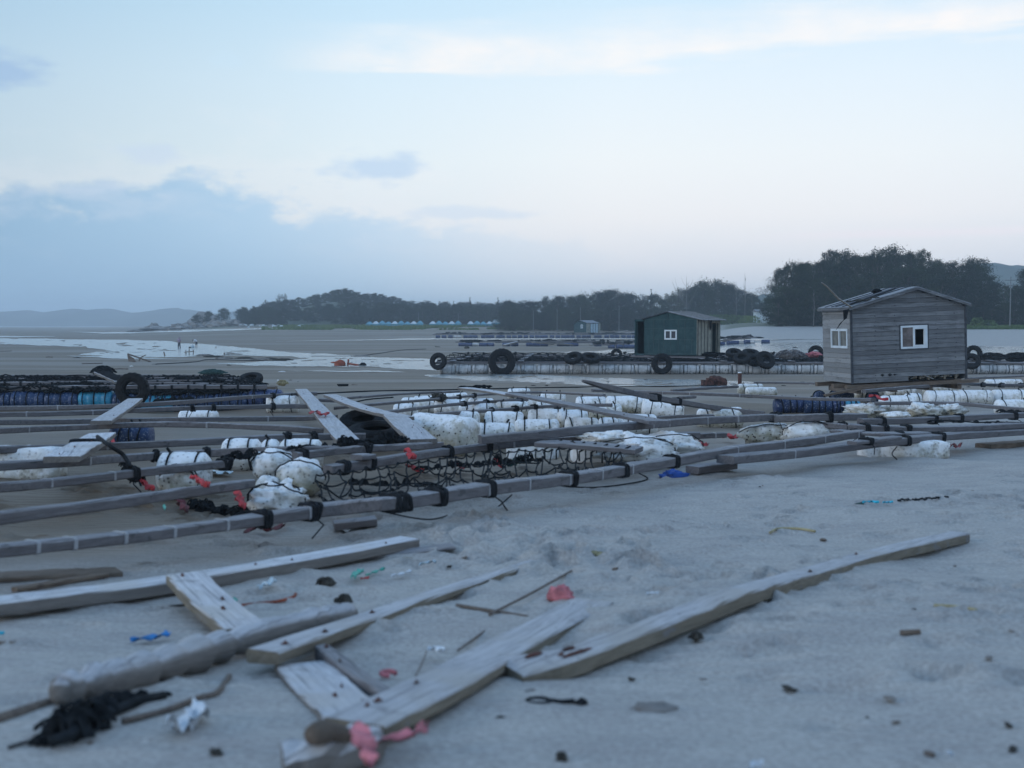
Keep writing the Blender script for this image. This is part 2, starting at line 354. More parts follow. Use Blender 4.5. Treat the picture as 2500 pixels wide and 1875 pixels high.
# ------------------------------------------------------------------ mesh helpers
class MB:
    def __init__(s): s.v = []; s.f = []
    def add(s, vs, fs):
        o = len(s.v); s.v += [tuple(p) for p in vs]; s.f += [tuple(i+o for i in f) for f in fs]; return s
    def tube(s, pts, r, n=5, caps=True):
        pts = [Vector(p) for p in pts]
        if len(pts) < 2: return s
        rs = r if isinstance(r, (list, tuple)) else [r]*len(pts); vs = []; prev = None
        for i, p in enumerate(pts):
            d = pts[min(i+1, len(pts)-1)]-pts[max(i-1, 0)]
            if d.length < 1e-9: d = Vector((1, 0, 0))
            d.normalize()
            a = prev-d*prev.dot(d) if prev else (Vector((0, 0, 1))-d*d.z)
            if a.length < 1e-3: a = Vector((1, .2, 0)).cross(d)
            a.normalize(); prev = a; b2 = d.cross(a)
            for k in range(n):
                t = 2*math.pi*k/n; vs.append(p+(a*math.cos(t)+b2*math.sin(t))*rs[i])
        fs = [(i*n+k, i*n+(k+1) % n, (i+1)*n+(k+1) % n, (i+1)*n+k) for i in range(len(pts)-1) for k in range(n)]
        if caps: fs += [tuple(range(n))[::-1], tuple((len(pts)-1)*n+k for k in range(n))]
        return s.add(vs, fs)
    def box(s, o, u, v, w, bev=0):
        """box from corner o along vectors u v w"""
        o, u, v, w = map(Vector, (o, u, v, w))
        P = [o, o+u, o+u+v, o+v, o+w, o+u+w, o+u+v+w, o+v+w]
        return s.add(P, [(0, 3, 2, 1), (4, 5, 6, 7), (0, 1, 5, 4), (1, 2, 6, 5), (2, 3, 7, 6), (3, 0, 4, 7)])
    def cbox(s, c, sx, sy, sz): return s.box((c[0]-sx/2, c[1]-sy/2, c[2]-sz/2), (sx, 0, 0), (0, sy, 0), (0, 0, sz))
    def sweep(s, pts, w, t, bev=.012, jit=.004, taper=None, up=Vector((0, 0, 1)), seed=0):
        """timber of section w x t through pts (centre line)"""
        rnd = random.Random(seed); pts = [Vector(p) for p in pts]; vs = []; n = 8
        for i, p in enumerate(pts):
            d = (pts[min(i+1, len(pts)-1)]-pts[max(i-1, 0)]).normalized(); sd = d.cross(up).normalized(); u2 = sd.cross(d)
            k = taper(i/(len(pts)-1)) if taper else 1; a = w/2*k; b2 = t/2*min(1, k); e = bev
            for (x, z) in ((-a+e, -b2), (a-e, -b2), (a, -b2+e), (a, b2-e), (a-e, b2), (-a+e, b2), (-a, b2-e), (-a, -b2+e)):
                vs.append(p+sd*(x+rnd.uniform(-jit, jit))+u2*(z+rnd.uniform(-jit, jit)))
        fs = [(i*n+k, i*n+(k+1) % n, (i+1)*n+(k+1) % n, (i+1)*n+k) for i in range(len(pts)-1) for k in range(n)]
        fs += [tuple(range(n))[::-1], tuple((len(pts)-1)*n+k for k in range(n))]
        return s.add(vs, fs)
    def lathe(s, prof, n=18, axis='X', close=False):
        vs = []
        for (a, r) in prof:
            for k in range(n):
                t = 2*math.pi*k/n; vs.append((a, r*math.cos(t), r*math.sin(t)) if axis == 'X' else (r*math.cos(t), r*math.sin(t), a))
        m = len(prof); fs = [(i*n+k, i*n+(k+1) % n, ((i+1) % m)*n+(k+1) % n, ((i+1) % m)*n+k) for i in range(m if close else m-1) for k in range(n)]
        if not close: fs += [tuple(range(n)), tuple((m-1)*n+k for k in range(n))[::-1]]
        return s.add(vs, fs)
    def ball(s, c, rx, ry, rz, seed=0, amp=.0, freq=2.0, nu=14, nv=9, flatz=None):
        vs = []; c = Vector(c)
        for j in range(nv+1):
            ph = math.pi*j/nv
            for i in range(nu):
                th = 2*math.pi*i/nu; d = Vector((math.sin(ph)*math.cos(th), math.sin(ph)*math.sin(th), math.cos(ph)))
                k = 1+amp*noise.fractal(d*freq+Vector((seed*7.3, seed*3.1, 0)), .6, 2.1, 4)
                q = Vector((d.x*rx, d.y*ry, d.z*rz))*k
                vs.append(c+q)
        fs = [(j*nu+i, (j+1)*nu+i, (j+1)*nu+(i+1) % nu, j*nu+(i+1) % nu) for j in range(nv) for i in range(nu)]
        return s.add(vs, fs)
def mesh_of(name, mb, m, smooth=False):
    me = bpy.data.meshes.new(name); me.from_pydata(mb.v, [], mb.f); me.materials.append(MAT[m])
    if smooth: me.polygons.foreach_set('use_smooth', [True]*len(me.polygons))
    me.update(); return me
def ob(name, me, parent=None, M=None):
    o = bpy.data.objects.new(name, me); C.objects.link(o)
    if parent is not None: o.parent = parent
    if M is not None: o.matrix_basis = M if isinstance(M, Matrix) else Matrix.Translation(M)
    return o
def build(name, mb, m, parent=None, M=None, smooth=False, label=None, cat=None, group=None, kind=None):
    """mb is in local space of M (or of the parent)"""
    o = ob(name, mesh_of(name, mb, m, smooth), parent, M)
    return tag(o, label, cat, group, kind)
def tag(o, label=None, cat=None, group=None, kind=None):
    if label: o['label'] = label
    if cat: o['category'] = cat
    if group: o['group'] = group
    if kind: o['kind'] = kind
    return o
def empty(name, M, label, cat, group=None):
    o = bpy.data.objects.new(name, None); C.objects.link(o); o.matrix_basis = M if isinstance(M, Matrix) else Matrix.Translation(M)
    o.empty_display_size = .2
    return tag(o, label, cat, group)
def local(mb, M):
    I = M.inverted(); r = MB(); r.v = [tuple(I @ Vector(p)) for p in mb.v]; r.f = list(mb.f); return r
def frame(p0, p1, up=Vector((0, 0, 1))):
    x = (Vector(p1)-Vector(p0)).normalized(); y = up.cross(x).normalized(); z = x.cross(y)
    M = Matrix((x, y, z)).transposed().to_4x4(); M.translation = p0; return M
def catmull(P, n):
    P = [Vector(p) for p in P]
    if len(P) == 2: return [P[0].lerp(P[1], i/n) for i in range(n+1)]
    Q = [P[0]*2-P[1]]+P+[P[-1]*2-P[-2]]; out = []; L_ = len(P)-1
    for i in range(n+1):
        t = i/n*L_; k = min(int(t), L_-1); t -= k; a, b, c, d = Q[k:k+4]
        out.append(.5*((2*b)+(c-a)*t+(2*a-5*b+4*c-d)*t*t+(3*b-a-3*c+d)*t**3))
    return out
def rot(z, y=0, x=0): return Matrix.Rotation(z, 4, 'Z') @ Matrix.Rotation(y, 4, 'Y') @ Matrix.Rotation(x, 4, 'X')
def place(p, z=0, y=0, x=0): return Matrix.Translation(p) @ rot(z, y, x)

# ------------------------------------------------------------------ ground
def grow(a, step, lim, g):
    r = [a]
    while r[-1] < lim: r.append(r[-1]+step); step *= g
    return r
xs = np.arange(-7, 7.01, .07); xr = np.array(grow(7.07, .09, 3400, 1.055)); xs = np.concatenate([-xr[::-1], xs, xr])
ys = set([-60, -30, -10, 0, 2, 3]); ys |= set(np.arange(3.5, 13, .065)); ys |= set(grow(13, .08, 3400, 1.022)); ys |= set(KY[:-1]+MY[:-2]+RY[:-2])
ys = np.array(sorted(y for y in ys if -61 < y <= 3401))
GX, GY = np.meshgrid(xs, ys); GZ = gz(GX, GY)
rs = np.random.RandomState(5); near = (GY < 22) & (GY > 3) & (np.abs(GX) < 9); nx, ny, nz = GX[near], GY[near], GZ[near]
dents = []
for k in range(11):      # wandering trails of footprints
    p = np.array([rs.uniform(-1.5, 4.5), rs.uniform(4.2, 8)]); a = rs.uniform(.2, 2.9)
    for j in range(22):
        a += rs.uniform(-.18, .18); p = p+np.array([math.cos(a), math.sin(a)])*.55; sd = .12*(1 if j % 2 else -1)
        dents.append((p[0]-math.sin(a)*sd, p[1]+math.cos(a)*sd, a, .13, .055, rs.uniform(.06, .085)))
for k in range(330): dents.append((rs.uniform(-2.5, 6.5), rs.uniform(4.3, 15), rs.uniform(-.5, .5), rs.uniform(.05, .16), rs.uniform(.035, .07), rs.uniform(.025, .060)))
for (x0, y0, a, la, lb, dp) in dents:
    u = ((nx-x0)*math.cos(a)+(ny-y0)*math.sin(a))/la; v = (-(nx-x0)*math.sin(a)+(ny-y0)*math.cos(a))/lb; q = u*u+v*v
    nz += -dp*np.exp(-q*q*q*.8)+dp*.45*np.exp(-(np.sqrt(q)-1.6)**2*4)
pa, pb = at_many([1500, 2345], [1575, 1310])[:, :2]; dl = pb-pa; LL = np.hypot(*dl); dl /= LL
s_ = (nx-pa[0])*dl[0]+(ny-pa[1])*dl[1]; q = -(nx-pa[0])*dl[1]+(ny-pa[1])*dl[0]; nz += .045*np.exp(-((q-.20)/.16)**2)*smooth(s_, -.2, .4)*(1-smooth(s_, LL-.2, LL+.2))*(.6+.6*vn(s_*2.2, q*3, 8))
nz += .05*(vn(nx*.9+3, ny*1.3, 4)-.5)*smooth(ny, 4, 5)
nz += .012*(vn(nx*3, ny*4)-.5)+.010*(vn(nx*8, ny*9, 2)-.5)
GZ[near] = nz
nr, nc = GX.shape; V = np.stack([GX, GY, GZ], -1).reshape(-1, 3)
ii = (np.arange(nr-1)[:, None]*nc+np.arange(nc-1)).reshape(-1); Q = np.stack([ii, ii+1, ii+nc+1, ii+nc], 1)
me = bpy.data.meshes.new('sand_flats'); me.vertices.add(len(V)); me.vertices.foreach_set('co', V.ravel()); me.loops.add(len(Q)*4); me.loops.foreach_set('vertex_index', Q.ravel())
me.polygons.add(len(Q)); me.polygons.foreach_set('loop_start', np.arange(0, len(Q)*4, 4)); me.polygons.foreach_set('loop_total', np.full(len(Q), 4)); me.polygons.foreach_set('use_smooth', np.ones(len(Q), bool))
me.update(calc_edges=True); me.materials.append(MAT['sand']); tag(ob('sand_flats', me), kind='structure')

def in_poly(px, py, poly):
    r = np.zeros(px.shape, bool); n = len(poly)
    for i in range(n):
        x0, y0 = poly[i]; x1, y1 = poly[(i+1) % n]
        if y0 == y1: continue
        c = ((y0 > py) != (y1 > py)) & (px < (x1-x0)*(py-y0)/(y1-y0)+x0); r ^= c
    return r
def sheet(name, polys, m, h, sx=3.0, sy=.7, holes=.0, wob=(14, 1.2), seed=0):
    """level film of water lying on the sand; its outline broken up by the unevenness of the sand"""
    vs = []; fs = []
    for poly in polys:
        xs_ = np.arange(min(p[0] for p in poly)-5, max(p[0] for p in poly)+5, sx); ys_ = np.arange(min(p[1] for p in poly)-2, max(p[1] for p in poly)+2, sy)
        A, B = np.meshgrid(xs_, ys_); cx, cy = A+sx/2, B+sy/2
        dx = (vn(cx/45, cy/5, seed)-.5)*2*wob[0]+(vn(cx/12, cy/1.6, seed+3)-.5)*wob[0]; dy = (vn(cx/60, cy/4, seed+1)-.5)*2*wob[1]
        k = in_poly(cx+dx, cy+dy, poly)
        if holes > 0:
            q = vn(cx/38, cy/2.6, seed+5)*.6+vn(cx/13, cy/1.2, seed+6)*.4; k &= q > holes
        k[-1, :] = False; k[:, -1] = False
        P = at_many(A.ravel(), B.ravel(), 0.0); P[:, 2] += h*np.maximum(1, P[:, 1]/60); n2 = A.shape[1]; o = len(vs); used = {}
        for j, i in zip(*np.nonzero(k)):
            q = (j*n2+i, j*n2+i+1, (j+1)*n2+i+1, (j+1)*n2+i)
            for w in q:
                if w not in used: used[w] = len(vs); vs.append(tuple(P[w]))
            fs.append(tuple(used[w] for w in q)[::-1])
    mb = MB(); mb.v = vs; mb.f = fs
    return build(name, mb, m, smooth=True, kind='structure')
sheet('tidal_channel', [[(0, 827), (200, 829), (330, 831), (410, 832), (440, 838), (520, 840), (572, 846), (681, 857), (815, 867), (862, 869), (940, 873), (1075, 878), (1075, 904), (970, 900), (898, 895), (717, 894), (608, 893), (536, 888), (600, 884), (680, 880), (740, 876), (717, 871), (600, 868), (515, 868), (380, 873), (260, 872), (206, 866), (293, 857), (230, 849), (81, 843), (-40, 841), (-40, 827)]], 'water', .012, holes=.25, wob=(22, 1.7), seed=1)
sheet('water_streaks', [[(170, 811), (320, 811.5), (700, 800), (700, 803), (420, 812), (260, 815)], [(640, 835), (1000, 827), (1560, 825), (1560, 829), (1000, 830)], [(0, 821), (170, 822), (0, 823.5)], [(430, 806), (620, 803), (620, 804.5), (430, 808)], [(150, 868), (330, 873), (430, 876), (300, 877)], [(1600, 832), (1900, 828), (2010, 829), (1900, 831), (1650, 835)], [(700, 906), (900, 905), (1010, 909), (860, 909)]], 'water', .015, sy=.5, wob=(20, .6), seed=9)
sheet('puddle', [[(1042, 917), (1151, 911), (1300, 915), (1447, 922), (1581, 925), (1771, 930), (1870, 935), (1771, 943), (1581, 944), (1400, 940), (1300, 934), (1169, 929), (1080, 923)]], 'water', .006, sx=2.5, sy=.8, holes=.36, wob=(18, 1.8), seed=4)
sheet('standing_water', [[(1380, 862), (1500, 855), (1640, 850), (1756, 842), (1900, 835), (2100, 836), (2250, 840), (2360, 845), (2520, 848), (2520, 870), (2000, 872), (1750, 872), (1500, 872), (1380, 870)]], 'water', .012, holes=.30, wob=(24, 2.0), seed=6)
mb = MB(); mb.add([(-3400, 1500, CZ-3.44), (-250, 1500, CZ-3.44), (-420, 3399, CZ-3.44), (-3400, 3399, CZ-3.44)], [(0, 1, 2, 3)]); build('sea', mb, 'sea', kind='structure')

# ------------------------------------------------------------------ distant hills
def ridge(name, Y, pts, m, depth, seed):
    P = [p[0] for p in pts]; T_ = [p[1] for p in pts]; n = 120; vs = []; rows = [(-1, 0), (-.6, .55), (-.25, .9), (0, 1), (.4, .8), (1, 0)]
    for (dy, k) in rows:
        for i in range(n+1):
            px = P[0]+(P[-1]-P[0])*i/n; yt = float(np.interp(px, P, T_)); yy = Y+dy*depth; x = (px-1250)/F*Y
            h = (792-yt)/F*Y+CZ+3.5; h += (noise.fractal(Vector((px*.03, dy, seed)), .7, 2, 4))*Y/F*3.5; z0 = CZ-4.2
            vs.append((x, yy, z0+max(0, h)*k))
    fs = [(j*(n+1)+i, j*(n+1)+i+1, (j+1)*(n+1)+i+1, (j+1)*(n+1)+i) for j in range(len(rows)-1) for i in range(n)]
    mb = MB(); mb.add(vs, fs); build(name, mb, m, smooth=True, kind='structure')
ridge('distant_hills', 2300, [(-900, 765), (-300, 770), (0, 762), (75, 758), (110, 764), (180, 757), (270, 755), (320, 765), (380, 761), (430, 752), (480, 759), (540, 768), (600, 757), (660, 768), (760, 785), (900, 795)], 'far_hill', 300, 1)
ridge('distant_hills', 900, [(2150, 792), (2300, 700), (2360, 660), (2380, 648), (2420, 643), (2470, 652), (2560, 655), (2700, 680), (2900, 792)], 'far_hill', 120, 2)
ridge('distant_hills', 640, [(1780, 792), (1830, 735), (1860, 722), (1920, 716), (2000, 730), (2100, 792)], 'far_hill', 60, 3)

# ------------------------------------------------------------------ trees
def tree_meshes(i, h, w, nclump, base, top, pal, leaf=.29, cone=False, per=115):
    rnd = np.random.RandomState(100+i); mb = MB(); pr = random.Random(i)
    lean = Vector((pr.uniform(-.4, .4), pr.uniform(-.3, .3), 0)); tp = [Vector((0, 0, -.4)), Vector((0, 0, h*.3))+lean*.4, Vector((0, 0, h*.62))+lean, Vector((0, 0, h*.9))+lean*1.3]
    mb.tube(catmull(tp, 8), [h*.022*(1-.1*k) for k in range(9)], 6)
    cl = []
    for k in range(nclump):
        a = rnd.uniform(0, 6.283); q = rnd.uniform(0, 1)**.6; zf = rnd.uniform(base, top)
        prof = (1-(zf-base)/(1.02-base))*1.05 if cone else math.sin(math.pi*min(1, max(.08, (zf-base)/(1.06-base)*.86+.14)))**.6
        r_ = w/2*prof*q; zz = h*zf+rnd.uniform(-.3, .3)
        r_ *= 1+.32*math.sin(a*2+i)*math.sin(zf*7+i*2); cl.append((r_*math.cos(a)+lean.x*zf, r_*math.sin(a)+lean.y*zf, zz, rnd.uniform(.55, 1.25)*(.55*max(.12, prof) if cone else (w/8.4 if i > 10 else w/7.2))))
    for c in cl[::3]:
        z0 = max(h*.15, c[2]-h*.22); s0 = Vector((lean.x*z0/h, lean.y*z0/h, z0)); e = Vector(c[:3]); m_ = s0.lerp(e, .5)+Vector((0, 0, -.2))
        mb.tube([s0, m_, e], [h*.009, h*.006, h*.003], 4)
    tm = mesh_of('trunk', mb, 'bark')
    vs = []
    for (x, y, z, r_) in cl:
        d = rnd.normal(size=(per, 3)); d /= np.linalg.norm(d, axis=1)[:, None]; d *= (rnd.uniform(0, 1, (per, 1))**.4)*np.where(rnd.uniform(0, 1, (per, 1)) < .14, 1.55, 1.0)*np.array([r_*1.15, r_*1.15, r_*.8])
        cen = d+np.array([x, y, z]); u = rnd.normal(size=(per, 3)); u /= np.linalg.norm(u, axis=1)[:, None]; v = np.cross(u, rnd.normal(size=(per, 3))); v /= np.linalg.norm(v, axis=1)[:, None]
        s_ = rnd.uniform(.5, 1.2, (per, 1))*leaf*.5
        vs.append(np.stack([cen-u*s_, cen+v*s_*.6, cen+u*s_, cen-v*s_*.6], 1).reshape(-1, 3))
    vs = np.concatenate(vs); nf = len(vs)//4; me = bpy.data.meshes.new('crown'); me.vertices.add(len(vs)); me.vertices.foreach_set('co', vs.ravel())
    me.loops.add(nf*4); me.loops.foreach_set('vertex_index', np.arange(nf*4)); me.polygons.add(nf); me.polygons.foreach_set('loop_start', np.arange(0, nf*4, 4)); me.polygons.foreach_set('loop_total', np.full(nf, 4))
    me.update(calc_edges=True); me.materials.append(MAT[pal]); return tm, me, h
BROAD = [tree_meshes(1, 10, 7.5, 88, .08, 1., 'leaves'), tree_meshes(2, 10, 6.5, 80, .05, 1., 'leaves'), tree_meshes(3, 10, 8.5, 92, .08, .96, 'leaves'), tree_meshes(4, 10, 6.0, 72, .04, 1.0, 'leaves')]
BIG = [tree_meshes(11, 10, 7.4, 74, .06, 1., 'leaves', .20, per=190), tree_meshes(12, 10, 6.8, 66, .05, 1., 'leaves', .20, per=190), tree_meshes(13, 10, 8.4, 78, .08, .97, 'leaves', .21, per=190), tree_meshes(14, 10, 6.2, 62, .04, 1., 'leaves', .19, per=190)]
PALE = [tree_meshes(5, 10, 6.5, 36, .25, 1., 'leaves_pale', per=60)]
CONE = [tree_meshes(6, 10, 3.6, 44, .12, 1.0, 'leaves', cone=True)]
def tree(px, Y, ytop, proto, label, group, name='broadleaf_tree', wid=1.0, base=None):
    p = col_at(px, Y, -.15)
    if base is not None: p.z = base
    h = CZ+(792-ytop)/F*Y-p.z; tm, cm, H = proto; k = h/H
    e = empty(name, Matrix.Translation(p) @ Matrix.Rotation(random.uniform(0, 6.28), 4, 'Z') @ Matrix.Diagonal((k*wid, k*wid, k, 1)), label, 'tree', group)
    ob('trunk', tm, e); ob('crown', cm, e); return e
OW = 'first second third fourth fifth sixth seventh eighth ninth tenth eleventh twelfth thirteenth fourteenth fifteenth sixteenth seventeenth eighteenth nineteenth'.split()
TW = ['', '', 'twent', 'thirt', 'fort', 'fift', 'sixt', 'sevent', 'eight']
def ordl(i, s): i += 1; return (OW[i-1] if i < 20 else (TW[i//10]+'ieth' if i % 10 == 0 else TW[i//10]+'y-'+OW[i % 10-1]))+' '+s
R = random.Random(3)
# tall dark clump behind the grey hut (outline read off the photograph)
OX = [1880, 1895, 1925, 1960, 2000, 2050, 2080, 2130, 2170, 2240, 2290, 2330, 2380, 2400, 2430, 2470, 2500]; OY = [705, 662, 643, 650, 632, 617, 634, 618, 609, 622, 643, 642, 637, 664, 688, 698, 668]
for i, px in enumerate([1893, 1915, 1943, 1968, 2002, 2030, 2056, 2086, 2112, 2140, 2167, 2194, 2220, 2246, 2270, 2296, 2322, 2348, 2374, 2398, 2424, 2450, 2478, 2500, 2530]):
    tree(px, R.uniform(212, 226), float(np.interp(px, OX, OY))+(R.uniform(-7, 14) if i not in (6, 10, 18, 23) else -7), BIG[i % 4], ordl(i, 'tall tree from the left in the dark clump behind the grey hut'), 'trees of the dark clump on the right', wid=R.uniform(.62, .85) if i else .5)
for i in range(16):
    px = 1910+i*40+R.uniform(-14, 14); tree(px, R.uniform(230, 242), float(np.interp(px, OX, OY))+R.uniform(3, 14), BIG[i % 4], ordl(i, 'back-row tree from the left in the dark clump behind the grey hut'), 'back row of the dark clump on the right', wid=1.1)
for i in range(30):
    px = 1898+i*21.5+R.uniform(-7, 7); tree(px, R.uniform(203, 211), float(np.interp(px, OX, OY))+R.uniform(30, 95), BIG[(i+1) % 4], ordl(i, 'lower bushy tree from the left at the foot of the dark clump'), 'lower trees of the dark clump on the right', wid=1.45)
# middle wood
OX = [1250, 1330, 1400, 1440, 1480, 1540, 1565, 1588, 1600, 1640, 1680, 1740, 1780, 1820, 1850, 1880]; OY = [738, 728, 726, 716, 708, 716, 730, 712, 726, 716, 700, 682, 700, 712, 730, 745]
for i in range(44):
    px = 1235+i*14.7+R.uniform(-5, 5)
    if abs(px-1588) < 9 or abs(px-1655) < 16: continue
    tree(px, R.uniform(352, 392)-(18 if px > 1600 else 0), float(np.interp(px, OX, OY))+R.uniform(-3, 9), BROAD[i % 4], ordl(i, 'broadleaf tree from the left in the hazy wood behind the green huts'), 'trees of the wood behind the green huts', wid=R.uniform(.9, 1.1))
for i in range(34):
    px = 1240+i*19+R.uniform(-7, 7); tree(px, R.uniform(335, 350)-(10 if px > 1600 else 0), R.uniform(752, 768), BROAD[(i+2) % 4], ordl(i, 'low bushy tree from the left edging the wood behind the green huts'), 'low trees edging the middle wood', wid=1.5)
tree(1588, 345, 708, CONE[0], 'slim pointed conifer standing above the wood left of the big green hut roof', None, 'conifer')
tree(1655, 345, 706, PALE[0], 'pale thin-leaved tree right of the pointed conifer', None); tree(1640, 349, 716, PALE[0], 'small pale thin-leaved tree just right of the conifer', None)
for i, px in enumerate([1822, 1838, 1852, 1868]): tree(px, 338, R.uniform(738, 748), BROAD[i], ordl(i, 'small far tree from the left beside the gap before the dark clump'), 'small trees in the gap left of the dark clump', wid=1.3)
# wooded headland on the left
OX = [585, 640, 680, 700, 740, 790, 840, 880, 960, 990, 1040, 1100, 1180, 1250]; OY = [758, 744, 733, 730, 728, 716, 706, 717, 721, 735, 737, 740, 742, 738]
for i in range(82):
    px = 592+i*8.2+R.uniform(-5, 5); tree(px, R.uniform(500, 560), float(np.interp(px, OX, OY))+R.uniform(-2, 6), BROAD[i % 4], ordl(i, 'tree from the left on the crest of the hazy headland'), 'trees on top of the wooded headland', wid=R.uniform(1.2, 1.6))
for i in range(70):
    px = 600+i*9.4+R.uniform(-6, 6); tree(px, R.uniform(448, 482), float(np.interp(px, [590, 640, 900, 1000, 1250], [772, 758, 744, 750, 752]))+R.uniform(-8, 8), BROAD[(i+1) % 4], ordl(i, 'tree from the left on the lower slope of the hazy headland'), 'trees on the slope of the wooded headland', wid=R.uniform(1.3, 1.8))
for i, px in enumerate([1030, 1060, 1095, 1125, 1150, 1165, 1200, 1216, 1236, 1075, 1110, 1185]):
    tree(px, 440, R.uniform(736, 746) if px not in (1150, 1216) else 728, CONE[0], ordl(i, 'narrow conifer placed above the far treeline right of the headland'), 'conifers along the far treeline', 'conifer', wid=1.3)
for i, (px, yt) in enumerate([(548, 753), (510, 761), (596, 750), (872, 741), (480, 768)]):
    tree(px, 418 if px > 800 else 470, yt, BROAD[i % 4], ['dark rounded tree left of the headland, above the rocks', 'small tree among the boulders left of the headland', 'tree at the left foot of the wooded headland', 'dark tree standing alone left of the row of blue tents', 'low bush at the seaward tip of the rocky point'][i], None, wid=1.1 if px != 872 else .9)
for (px, yt, lb) in [(684, 719, 'thin sparse tree on the left shoulder of the headland'), (696, 718, 'second thin sparse tree on the left shoulder of the headland'), (650, 733, 'sparse tree sticking up low on the left slope of the headland')]:
    tree(px, 505, yt, PALE[0], lb, None, wid=.7)
def bare_tree(px, Y, ytop, label, spread=1.0, seed=0, group=None):
    r = random.Random(seed); p = col_at(px, Y, -.2); h = CZ+(792-ytop)/F*Y-p.z; e = empty('bare_tree', p, label, 'tree', group); t = MB(); t.tube([(0, 0, 0), (.1, 0, h*.5), (0, .1, h)], [h*.008+.03, h*.005+.02, .02], 5); build('trunk', t, 'pale_bark', e)
    b = MB()
    for k in range(16):
        z0 = h*r.uniform(.35, .9); a = r.uniform(0, 6.28); ln = (h-z0)*r.uniform(.4, .9)*spread; b.tube([(0, 0, z0), (math.cos(a)*ln*.5, math.sin(a)*ln*.5, z0+ln*.6), (math.cos(a)*ln*.7, math.sin(a)*ln*.7, z0+ln*1.1)], [.045, .03, .015], 3)
    build('branches', b, 'pale_bark', e)
bare_tree(1675, 330, 678, 'bare branching tree rising above the wood right of the conifer', 1.2, 1); bare_tree(1817, 320, 668, 'tall thin bare tree at the right end of the middle wood', .4, 2)
bare_tree(1796, 322, 688, 'shorter thin bare tree left of the tallest bare one', .5, 3); bare_tree(1985, 198, 705, 'pale leafless trunk in front of the dark clump left of the grey hut', .25, 4); bare_tree(1834, 315, 715, 'short dead stem right of the tallest bare tree', .2, 5)

# bushes and grass on the shore
def bush(px, Y, w, h, label, group, m='leaves', name='bush'):
    rnd = np.random.RandomState(int(px)); n = 500; p = col_at(px, Y, -.1); vs = []; fs = []
    for k in range(n):
        a = rnd.uniform(0, 6.28); q = rnd.uniform(0, 1)**.5; z = rnd.uniform(0, 1); c = Vector((math.cos(a)*q*w/2*math.sqrt(1-z*z*.8), math.sin(a)*q*w/2*math.sqrt(1-z*z*.8), z*h)); s_ = rnd.uniform(.12, .3)
        u = Vector(rnd.normal(size=3)).normalized()*s_; v = u.cross(Vector(rnd.normal(size=3))).normalized()*s_*.6; o = len(vs); vs += [c-u, c+v, c+u, c-v]; fs.append((o, o+1, o+2, o+3))
    mb = MB(); mb.add(vs, fs); e = empty(name, p, label, 'bush', group); build('leaves', mb, m, e)
    st = MB(); st.tube([(0, 0, 0), (0.1, 0, h*.5)], .06, 4); build('stem', st, 'bark', e)
for i, (px, Y, w, h) in enumerate([(1745, 300, 9, 3), (1775, 296, 7, 2.6), (1800, 300, 9, 2.2), (1700, 318, 8, 2.5), (1830, 290, 6, 1.8)]): bush(px, Y, w, h, ordl(i, 'green shore bush listed right of the big green hut'), 'bushes on the shore behind the green hut', 'grass_blades')
for i, (px, Y, w, h) in enumerate([(2385, 196, 2.6, 1.7), (2410, 197, 3.4, 1.3)]): bush(px, Y, w, h, ['light green bush just right of the grey hut below the dark trees', 'wider low green bush right of the first one beside the grey hut'][i], 'green bushes beside the grey hut', 'grass_blades')
def grass(name, n, fpx, fY, hh, seed):
    rnd = np.random.RandomState(seed); px = rnd.uniform(*fpx, n); Y = rnd.uniform(*fY, n)
    k = vn(px/60, Y/14, seed) > .36; px, Y = px[k], Y[k]; X = (px-1250)/F*Y; Z = gz(X, Y)-.05; n = len(X); w = rnd.uniform(.25, .6, n); h = rnd.uniform(.4, 1, n)*hh; a = rnd.uniform(0, 3.14, n)
    cx, sx_ = np.cos(a)*w, np.sin(a)*w
    P = np.stack([np.stack([X-cx, Y-sx_, Z], 1), np.stack([X+cx, Y+sx_, Z], 1), np.stack([X+cx*.7+.1, Y+sx_*.7, Z+h], 1), np.stack([X-cx*.6, Y-sx_*.6, Z+h*.8], 1)], 1).reshape(-1, 3)
    mb = MB(); mb.v = [tuple(p) for p in P]; mb.f = [(4*i, 4*i+1, 4*i+2, 4*i+3) for i in range(n)]; build(name, mb, 'grass_blades', kind='stuff', label='band of green shore grass in front of the far trees', cat='grass')
grass('shore_grass', 16000, (640, 1570), (352, 425), .75, 1)
grass('shore_grass', 3000, (1580, 1900), (285, 312), .8, 2)['label'] if False else None
grass('dune_grass', 2500, (2290, 2520), (188, 200), .5, 3)
for o in bpy.data.objects:
    if o.name.startswith('dune_grass'): o['label'] = 'thin grass on the sand bank below the dark trees at far right'

# rocks, boulders, tents, poles
for i, (px, Y, w, h) in enumerate([(475, 470, 9, 2.6), (500, 480, 12, 5), (520, 468, 8, 3), (445, 470, 12, 2.2), (400, 480, 16, 1.9), (540, 455, 8, 2.4), (360, 490, 14, 1.2), (375, 486, 5, 3.2), (572, 450, 9, 2.2), (485, 455, 5, 2)]):
    p = col_at(px, Y, -.2); mb = MB(); mb.ball((0, 0, h*.3), w/2, w/2.5, h*.75, i, .6, 1.6, 18, 10); build('boulder', mb, 'rock', M=p, label=['wide grey boulder left of the highest rock of the point', 'highest grey rock of the low rocky point', 'grey boulder right of the highest rock of the point', 'flat wide rock ledge left of the wide boulder', 'long low rock ledge toward the sea tip of the point', 'low rounded boulder nearest the left trees of the point', 'flattest rock at the seaward tip of the point', 'small upright rock on the long low ledge', 'boulder at the left foot of the headland trees', 'small low boulder in front of the highest rock'][i], cat='rock', group='boulders of the rocky point')
rr = random.Random(12)
